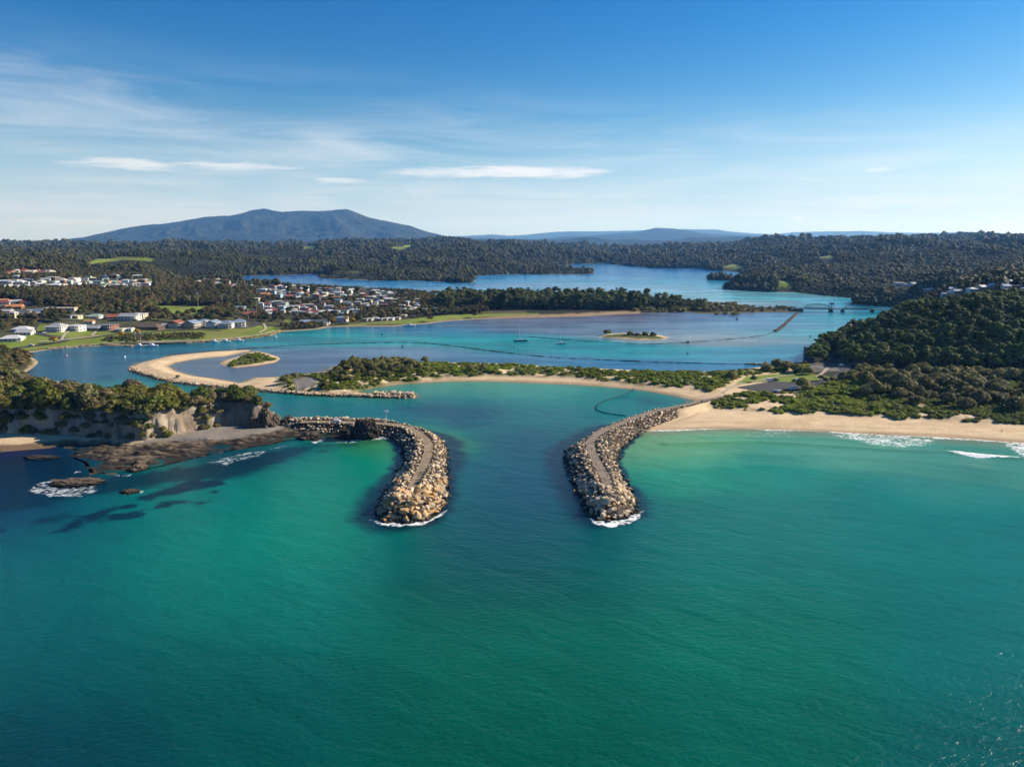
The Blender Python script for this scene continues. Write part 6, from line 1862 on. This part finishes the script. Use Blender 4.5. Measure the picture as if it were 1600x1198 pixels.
def yacht(px, py, L, mast, mat, rz, label):
    x, y = (float(v) for v in G(px, py))
    o = empty('yacht', (x, y, 0), rz); tag(o, label, 'yacht', None)
    hull(L, L * 0.29, 1.15, mat, o)
    c = MB().add([(-L * .12, -1.1, 1.0), (L * .22, -0.8, 1.05), (L * .22, 0.8, 1.05), (-L * .12, 1.1, 1.0), (-L * .11, -0.9, 1.75), (L * .15, -0.6, 1.6), (L * .15, 0.6, 1.6), (-L * .11, 0.9, 1.75)],
                 [(4, 5, 6, 7), (0, 1, 5, 4), (1, 2, 6, 5), (2, 3, 7, 6), (3, 0, 4, 7)]).obj('cabin', M_HULLW, o)
    MB().box(-L * .06, L * .12, -0.98, -0.90, 1.25, 1.5).box(-L * .06, L * .12, 0.90, 0.98, 1.25, 1.5).obj('window', M_GLASS, c)
    MB().tube((L * .06, 0, 1.1), (L * .06, 0, mast), 0.13, 0.09).obj('mast', M_ALU, o)
    MB().tube((L * .05, 0, 2.5), (-L * .33, 0, 2.4), 0.16, 0.12).obj('boom', M_ALU, o)
    m = MB()
    m.tube((L * .06, 0, mast - 0.2), (L * .49, 0, 1.3), 0.035, n=4).tube((L * .06, 0, mast - 0.2), (-L * .48, 0, 1.1), 0.035, n=4)
    m.obj('rigging', M_ALU, o)
    MB().box(-L * .48, -L * .30, -1.2, 1.2, 1.9, 2.05).obj('awning', M_CANV, o)
    MB().box(-L * .30, -L * .47, -1.1, 1.1, 1.0, 1.15).obj('cockpit', M_WOOD, o)
    return o


yacht(813.5, 533, 14.0, 14.5, M_HULLN, math.pi + 0.12, 'dark hulled yacht with a tall mast, larger of the two moored in the channel')
yacht(876, 537.5, 10.0, 14.0, M_HULLA, math.pi - 0.05, 'pale hulled yacht with a tall mast, smaller of the two moored in the channel')


def cruiser(px, py, L, rz, label, group=None, name='motor_boat', top=M_HULLW):
    x, y = (float(v) for v in G(px, py))
    o = empty(name, (x, y, 0), rz); tag(o, label, 'boat', group)
    hull(L, L * 0.33, 1.0, M_HULLW, o, 0.9)
    MB().add([(-L * .2, -1.2, .85), (L * .2, -1.0, .9), (L * .2, 1.0, .9), (-L * .2, 1.2, .85), (-L * .18, -1.0, 2.5), (L * .06, -0.9, 2.5), (L * .06, 0.9, 2.5), (-L * .18, 1.0, 2.5)],
             [(4, 5, 6, 7), (0, 1, 5, 4), (1, 2, 6, 5), (2, 3, 7, 6), (3, 0, 4, 7)]).obj('cabin', top, o)
    MB().box(-L * .15, L * .05, -1.16, -1.05, 1.6, 2.2).box(-L * .15, L * .05, 1.05, 1.16, 1.6, 2.2).obj('window', M_GLASS, o)
    MB().tube((-L * .05, 0, 2.4), (-L * .05, 0, 4.2), 0.06, n=5).obj('aerial', M_ALU, o)
    return o


for px, py, L, rz, lab in ((237, 540.5, 13, 0.05, 'big white fishing cruiser tied at the left end of the timber wharf'), (218, 540.8, 9, 0.1, 'open white boat moored left of the big fishing cruiser'), (335, 534.5, 10, 0.12, 'white cruiser, first one right of the timber wharf'),
                           (352, 533.5, 11.5, 0.1, 'white cruiser, middle one of the three moored below the motel'), (373, 532.5, 10.5, 0.15, 'white cruiser, nearest the stony point below the motel'), (640, 508.7, 15, 0.05, 'white houseboat moored off the bright green foreshore'), (430, 527, 4, 0.3, 'small white dinghy off the stony point')):
    cruiser(px, py, L, rz, lab)
for px, py, r_, nm, lab, mt in ((597, 522, 1.0, 'channel_buoy', 'small dark buoy in the channel off the green foreshore', M_HULLN), (629, 541.5, 1.2, 'channel_buoy', 'dark float on the lagoon side of the long training wall', M_HULLN), (1075, 535.2, 1.6, 'wall_marker', 'black marker lump on the middle of the far training wall', M_HULLN),
                                (803, 543, 0.7, 'mooring_buoy', 'dark mooring buoy near the larger yacht', M_HULLN), (1074, 552, 0.8, 'mooring_buoy', 'dark mooring buoy alone in the blue channel', M_HULLN), (1266, 526, 1.0, 'channel_buoy', 'dark buoy in the channel beside the steep hill', M_HULLN), (195, 558, 0.8, 'mooring_buoy', 'pale mooring buoy in the turquoise bend', M_HULLW), (104, 556.5, 0.8, 'mooring_buoy', 'pink mooring buoy near the left shore', material('pink_float', (0.65, 0.18, 0.30), 0.5))):
    x, y = (float(v) for v in G(px, py))
    o = empty(nm, (x, y, 0)); tag(o, lab, 'buoy')
    m = MB()
    for i in range(5):
        a0, a1 = -1.2 + 2.4 * i / 5, -1.2 + 2.4 * (i + 1) / 5
        m.tube((0, 0, math.sin(a0) * r_ + 0.2), (0, 0, math.sin(a1) * r_ + 0.2), math.cos(a0) * r_, math.cos(a1) * r_, 8)
    m.obj('float', mt, o); MB().tube((0, 0, r_), (0, 0, r_ * 2.0), 0.09, n=5).obj('staff', M_ALU, o)
# a grounded tripod marker on the far flats
x, y = (float(v) for v in G(1151, 501.5)); o = empty('tide_marker', (x, y, 0)); tag(o, 'dark tripod marker standing on the pale flats before the bridge', 'marker')
for a in (0, 2.1, 4.2):
    MB().tube((math.cos(a) * 2, math.sin(a) * 2, -0.5), (0, 0, 3.2), 0.2, n=5).obj('leg', M_WOOD, o)
MB().box(-1.3, 1.3, -0.15, 0.15, 2.0, 3.6).obj('board', M_WOOD, o)
for px, py, w_, lab in ((1120, 491.5, 1.6, 'first dark snag in the flats off the spit bushes'), (1133, 491, 1.8, 'second dark snag, off the spit bushes'), (1148, 492, 2.6, 'largest dark snag, off the spit bushes toward the bridge')):
    x, y = (float(v) for v in G(px, py)); put('mangrove_bush', BUSH, x, y, -0.1, w_, lab, 'bush', None)

# timber wharf on the town shore, small jetty by the lawn
xa, ya = (float(v) for v in G(247, 538.2)); xb, yb = (float(v) for v in G(297, 536.2))
wf = empty('timber_wharf', (xa, ya, 0), math.atan2(yb - ya, xb - xa)); tag(wf, 'long timber wharf on dark piles along the town shore', 'wharf')
wl_ = math.hypot(xb - xa, yb - ya)
MB().box(-16, wl_, -1.0, 4.5, 1.9, 2.25).obj('deck', M_DECK, wf)
for i in range(14):
    x_ = 0.5 + (wl_ - 1) * i / 13
    MB().tube((x_, -0.8, -2), (x_, -0.8, 2.6), 0.26).obj('pile', M_WOOD, wf)
m = MB()
m.tube((-16, 4.2, 3.2), (wl_, 4.2, 3.2), 0.06, n=4)
for i in range(16):
    x_ = -16 + (wl_ + 16) * i / 15
    m.tube((x_, 4.2, 2.25), (x_, 4.2, 3.2), 0.06, n=4)
m.obj('railing', M_ALU, wf)
xa, ya = (float(v) for v in G(1216, 566.5)); xb, yb = (float(v) for v in G(1232, 566))
jt = empty('small_jetty', (xa, ya, 0), 0.0); tag(jt, 'small dark jetty with two tall posts on the channel side of the lawn', 'jetty')
jl = xb - xa
MB().box(0, jl, -1.2, 1.2, 1.2, 1.5).obj('deck', M_WOOD, jt)
for x_, h_ in ((0.4, 4.2), (jl * .3, 2.0), (jl * .65, 3.4), (jl, 2.0)):
    MB().tube((x_, -1.0, -2), (x_, -1.0, h_), 0.2).obj('pile', M_WOOD, jt)
xa, ya = (float(v) for v in G(1260, 557)); jt = empty('rock_tower', (xa, ya, 0)); tag(jt, 'dark narrow navigation hut on the corner of the steep hill', 'hut')
MB().box(-2, 2, -2, 2, -1, 8.0).obj('wall', M_CONC, jt); MB().box(-2.4, 2.4, -2.4, 2.4, 8.02, 8.6).obj('roof', M_STEEL, jt)
rock_line('wall_rubble', spline(P([(1166, 569), (1180, 569.5), (1196, 570), (1208, 572)]), 8), 90, 1.6, (0.6, 1.1), 0.5, M_GREY, 'dark and pale stones of the low groyne by the lawn')
o = lump('shore_rock', 1197, 569, 8, 4, 2.0, M_GREY, 'pale block on the low groyne by the lawn', 51, dpx=2)
rock_line('shore_stones', spline(P([(75, 546), (100, 543.5), (125, 541.5), (160, 539.5), (205, 540.5)]), 8), 260, 2.4, (0.5, 1.0), 0.7, M_GREY, 'pale stones edging the town foreshore')
rock_line('shore_stones', spline(P([(300, 535.5), (345, 533), (400, 527.5), (425, 523.5), (440, 518)]), 8), 220, 3.2, (0.5, 1.3), 0.9, M_TAN, 'tan stones edging the point below the motel')
rock_line('shore_stones', spline(P([(437, 591), (446, 594), (455, 597)], 1.5), 6), 60, 2.5, (0.7, 1.3), 1.4, M_GREY, 'white stones piled beside the gravel clearing on the spit')

# swimming net in the bay
NET = spline(P([(990, 608), (986, 611), (980, 615), (965, 620), (950, 625), (937, 630), (931.5, 635), (931, 639), (935, 642), (945, 645), (962, 647.5), (980, 650)]), 8)
c = NET.mean(0); o = empty('swimming_net', (c[0], c[1], 0)); tag(o, 'curved line of floats of a swimming net in the calm bay', 'net')
d_ = dense(NET, 1.6) - c
m = MB()
for a, b in zip(d_[:-1], d_[1:]):
    m.tube((a[0], a[1], 0.1), (b[0], b[1], 0.1), 0.22, n=5)
m.obj('float_line', material('net_rope', (0.035, 0.06, 0.06), 0.8), o)
dd = dense(NET, 4.2) - c
m = MB()
for a in dd[:100]:
    m2 = MB().tube((a[0] - 0.5, a[1], 0.16), (a[0] + 0.5, a[1], 0.16), 0.36, n=6).obj('float', M_HULLN, o)

# ------------------------------------------------------------------ cars
M_TYRE = material('tyre', (0.02, 0.02, 0.02), 0.9)
M_LAMP = material('headlight', (0.6, 0.6, 0.6), 0.2, 0.6)
CARC = {'white': (0.74, 0.74, 0.75), 'silver': (0.45, 0.46, 0.48), 'black': (0.02, 0.02, 0.022), 'red': (0.40, 0.03, 0.03), 'blue': (0.05, 0.12, 0.30), 'grey': (0.18, 0.18, 0.19)}


def make_car(colour, van=False):
    o = empty('parked_car' if not van else 'parked_van', (0, 0, 0))
    m_ = paint('car', colour, CARC[colour], 0.3)
    L, W = (4.6, 1.8) if not van else (5.4, 2.0)
    hb, ht = (0.95, 1.5) if not van else (1.1, 2.3)
    prof = [(-L / 2, .3), (-L / 2, hb * .9), (-L * .42, hb), (-L * .30, ht), (L * .12, ht), (L * .26, hb), (L * .46, hb * .82), (L / 2, .6), (L / 2, .3)] if not van else [(-L / 2, .3), (-L / 2, ht * .96), (-L * .46, ht), (L * .22, ht), (L * .36, hb), (L * .48, hb * .85), (L / 2, .4), (L / 2, .3)]
    n = len(prof); vs = []
    for yy in (-1, 1):
        for x_, z_ in prof:
            k = 1.0 if z_ <= hb + .01 else 0.86
            vs.append((x_, yy * W / 2 * k, z_))
    fs = [(i, (i + 1) % n, n + (i + 1) % n, n + i) for i in range(n)] + [tuple(range(n - 1, -1, -1)), tuple(range(n, 2 * n))]
    MB().add(vs, fs).obj('body', m_, o)
    MB().box(-L * .27, L * .10, -W * .455, W * .455, hb + .12, ht - .12).obj('side_window', M_GLASS, o)
    MB().add([(L * .255, -W * .40, hb + .05), (L * .255, W * .40, hb + .05), (L * .14, W * .36, ht - .06), (L * .14, -W * .36, ht - .06)], [(0, 1, 2, 3)]).obj('windscreen', M_GLASS, o)
    for x_ in (-L * .3, L * .3):
        for y_ in (-W / 2, W / 2):
            MB().tube((x_, y_ - .1, .33), (x_, y_ + .1, .33), .33, n=10).obj('wheel', M_TYRE, o)
    for y_ in (-W * .34, W * .34):
        MB().box(L / 2 - .03, L / 2 + .02, y_ - .18, y_ + .18, .58, .72).obj('headlight', M_LAMP, o)
    return o


CARS = {}
used_once = set()


def car(px, py, colour, rz, label, van=False, group=None, lift=0.3):
    key = (colour, van)
    if key not in CARS:
        CARS[key] = make_car(colour, van); o = CARS[key]
    else:
        o = copy_tree(CARS[key])
    h_ = at(px, py)
    o.location = (h_[0], h_[1], h_[2] + lift); o.rotation_euler = (0, 0, rz)
    return tag(o, label, 'car' if not van else 'van', group)


for px, py, c_, rz, lab, van in ((1203, 596.5, 'white', 0.15, 'white van at the lawn edge of the car park', True), (1212, 595.5, 'black', 0.1, 'dark car beside the white van at the lawn edge', False), (1248, 597, 'white', 0.05, 'tall white camper at the inner kerb of the car park', True), (1258, 597.5, 'silver', 0.05, 'silver car next to the tall white camper', False),
                                (1213, 613, 'silver', 0.2, 'silver car nearest the dune, left of the white car', False), (1218.5, 613.5, 'white', 0.25, 'white car nearest the dune at the car park edge', False), (1229, 611.5, 'black', 0.3, 'black car in the dune-side row of the car park', False), (1240, 609.5, 'white', 0.2, 'white van at the end of the dune-side row by the bush', True),
                                (49, 540.5, 'white', 0.12, 'white car on the lane near the left bend of the shore', False), (8, 492, 'white', 0.3, 'white car by the left edge hall', False), (34, 493, 'silver', 0.1, 'silver car outside the long white house near the hall', False), (70, 521, 'silver', 0.6, 'silver car on the steep lane', False),
                                (1315, 572.5, 'white', -0.5, 'white car on the shaded road under the hill', False), (453, 510, 'white', 0.4, 'white car parked near the water by the clubhouse', False), (398, 488, 'grey', 1.4, 'grey car going up the main street', False)):
    car(px, py, c_, rz, lab, van)
x, y = ROAD_L[int(len(ROAD_L) * 0.16)]
o = copy_tree(CARS[('white', False)]); o.location = (float(G(526, 660, 4)[0]), float(G(526, 660, 4)[1]), 4.2); o.rotation_euler = (0, 0, 0.05); tag(o, 'white car parked on the breakwater track before the black rocks', 'car')
for i, (px, py) in enumerate([(668 + 4.6 * k, 491.8 - 0.42 * k) for k in range(8)]):
    car(px, py, ('white', 'silver', 'white', 'grey')[i % 4], 0.25, 'car in the row parked under the trees at the top of the green foreshore', False, 'row of cars by the foreshore')

# ------------------------------------------------------------------ poles and posts
def pole(px, py, hgt, label, cat='light pole', name='floodlight_pole', head=True, z=None, r_=0.16):
    if z is None:
        h_ = at(px, py)
    else:
        a, b = G(px, py, z); h_ = (float(a), float(b), z)
    o = empty(name, tuple(h_)); tag(o, label, cat)
    MB().tube((0, 0, -0.5), (0, 0, hgt), r_, r_ * 0.6).obj('post', M_ALU, o)
    if head:
        MB().box(-1.0, 1.0, -0.25, 0.25, hgt, hgt + 0.8).obj('lamp_head', M_HULLW, o)
    return o


for px, py, hg, lab in ((298, 478, 13, 'short floodlight pole behind the playing field, left one'), (310, 479, 18, 'tallest floodlight pole behind the playing field'), (348, 478.5, 15, 'floodlight pole near the pavilion of the playing field'), (374, 480, 16, 'floodlight pole right of the pavilion, by the street'), (402, 497, 20, 'tall slim pole at the bend of the main street'), (388, 500, 12, 'shorter pole at the bend of the main street')):
    pole(px, py, hg, lab)
pole(604, 662.5, 6.5, 'slim white navigation pole on the bend of the curved breakwater', 'beacon', 'navigation_pole', True, 4.2, 0.12)
pole(1231, 480, 14, 'tall lattice mast by the causeway end', 'mast', 'radio_mast', False, 3.0, 0.14)
pole(212, 533, 8, 'lamp post at the landward end of the timber wharf', 'lamp post', 'lamp_post', True); pole(220, 534, 8, 'lamp post over the middle of the timber wharf', 'lamp post', 'lamp_post', True)
# bollards by the track on the left breakwater, benches and people on the right one
M_BOL = material('bollard_timber', (0.10, 0.08, 0.06), 0.9)
i0 = [j for j in range(len(ROAD_L))]
lp = np.array(ROAD_L); ppx, ppy = proj(lp[:, 0], lp[:, 1], 4.0)
for k, yy in enumerate((736, 739, 742, 745.5, 749, 752.5, 756)):
    j = int(np.argmin(np.abs(ppy - yy))); dv = lp[min(j + 1, len(lp) - 1)] - lp[j - 1]; dv /= np.linalg.norm(dv)
    p_ = lp[j] + np.array([-dv[1], dv[0]]) * 2.6
    o = empty('bollard', (p_[0], p_[1], 4.15)); tag(o, 'dark timber bollard in the row beside the end of the breakwater track', 'bollard', 'bollards on the breakwater')
    MB().box(-0.35, 0.35, -0.35, 0.35, -0.3, 1.35).obj('post', M_BOL, o); MB().box(-0.42, 0.42, -0.42, 0.42, 1.352, 1.47).obj('cap', M_BOL, o)


def make_person(shirt, trousers):
    me = bpy.data.meshes.new('person')
    J = [(0, 0, .95), (0, 0, 1.2), (0, 0, 1.42), (0, .02, 1.54), (0, .03, 1.68), (.09, 0, .9), (.10, .08, .5), (.10, .02, .08), (.10, .14, .04), (-.09, 0, .9), (-.10, -.08, .5), (-.10, -.22, .10), (-.10, -.12, .04),
         (.18, 0, 1.40), (.24, -.05, 1.14), (.25, .06, .90), (-.18, 0, 1.40), (-.24, .05, 1.14), (-.25, .14, .92)]
    E = [(0, 1), (1, 2), (2, 3), (3, 4), (0, 5), (5, 6), (6, 7), (7, 8), (0, 9), (9, 10), (10, 11), (11, 12), (2, 13), (13, 14), (14, 15), (2, 16), (16, 17), (17, 18)]
    Rr = [.14, .14, .15, .06, .11, .10, .07, .05, .04, .10, .07, .05, .04, .07, .05, .035, .07, .05, .035]
    me.from_pydata(J, E, [])
    o = bpy.data.objects.new('person', me); COL.objects.link(o)
    sk = o.modifiers.new('skin', 'SKIN')
    for v, q in zip(me.skin_vertices[0].data, Rr):
        v.radius = (q, q)
    me.skin_vertices[0].data[0].use_root = True
    s_ = o.modifiers.new('sub', 'SUBSURF'); s_.levels = 1; s_.render_levels = 1
    m = bpy.data.materials.new('clothed_skin'); m.use_nodes = True; t = NT(m.node_tree); b_ = m.node_tree.nodes['Principled BSDF']
    z = t.n('ShaderNodeSeparateXYZ', {0: t.n('ShaderNodeTexCoord').outputs['Object']}).outputs[2]
    c_ = t.mix(t.m('GREATER_THAN', z, 0.93), trousers, shirt); c_ = t.mix(t.m('GREATER_THAN', z, 1.5), c_, (0.45, 0.27, 0.19)); c_ = t.mix(t.m('GREATER_THAN', z, 1.70), c_, (0.05, 0.03, 0.02))
    t.t.links.new(c_, b_.inputs['Base Color']); me.materials.append(m)
    return o


for px, py, z, sh, tr_, lab in ((924.5, 704, 4.2, (0.04, 0.05, 0.08), (0.03, 0.03, 0.05), 'person in dark clothes walking on the right breakwater track near the corner'), (931, 726, 4.2, (0.45, 0.12, 0.05), (0.05, 0.05, 0.08), 'person in orange top on the right breakwater track'), (945, 752, 4.2, (0.12, 0.14, 0.10), (0.06, 0.06, 0.07), 'person in green at the end of the right breakwater track'),
                                (948.5, 746, 4.2, (0.05, 0.09, 0.22), (0.03, 0.03, 0.04), 'person in blue near the end of the right breakwater track'), (1565, 675, None, (0.10, 0.10, 0.12), (0.05, 0.05, 0.06), 'person in dark clothes standing alone on the beach')):
    if z is None:
        q = at(px, py)
    else:
        a, b = G(px, py, z); q = (float(a), float(b), z)
    o = make_person(sh, tr_); o.location = (q[0], q[1], q[2]); o.rotation_euler = (0, 0, rnd.uniform(0, 6)); tag(o, lab, 'person')

# ------------------------------------------------------------------ haze
hz = bpy.data.materials.new('haze'); hz.use_nodes = True
hz.node_tree.nodes.clear()
t = NT(hz.node_tree)
vol = t.n('ShaderNodeVolumePrincipled', {'Color': (0.17, 0.45, 1.0, 1), 'Absorption Color': (1, 1, 1, 1), 'Density': HAZE, 'Anisotropy': 0.2})
t.t.links.new(vol.outputs[0], t.n('ShaderNodeOutputMaterial').inputs['Volume'])
o = MB().box(-42000, 42000, -4000, 62000, -12, 1500).obj('haze', hz)
tag(o, 'thin blue haze over the whole coast', 'haze', None, 'stuff')
print('objects', len(bpy.data.objects))
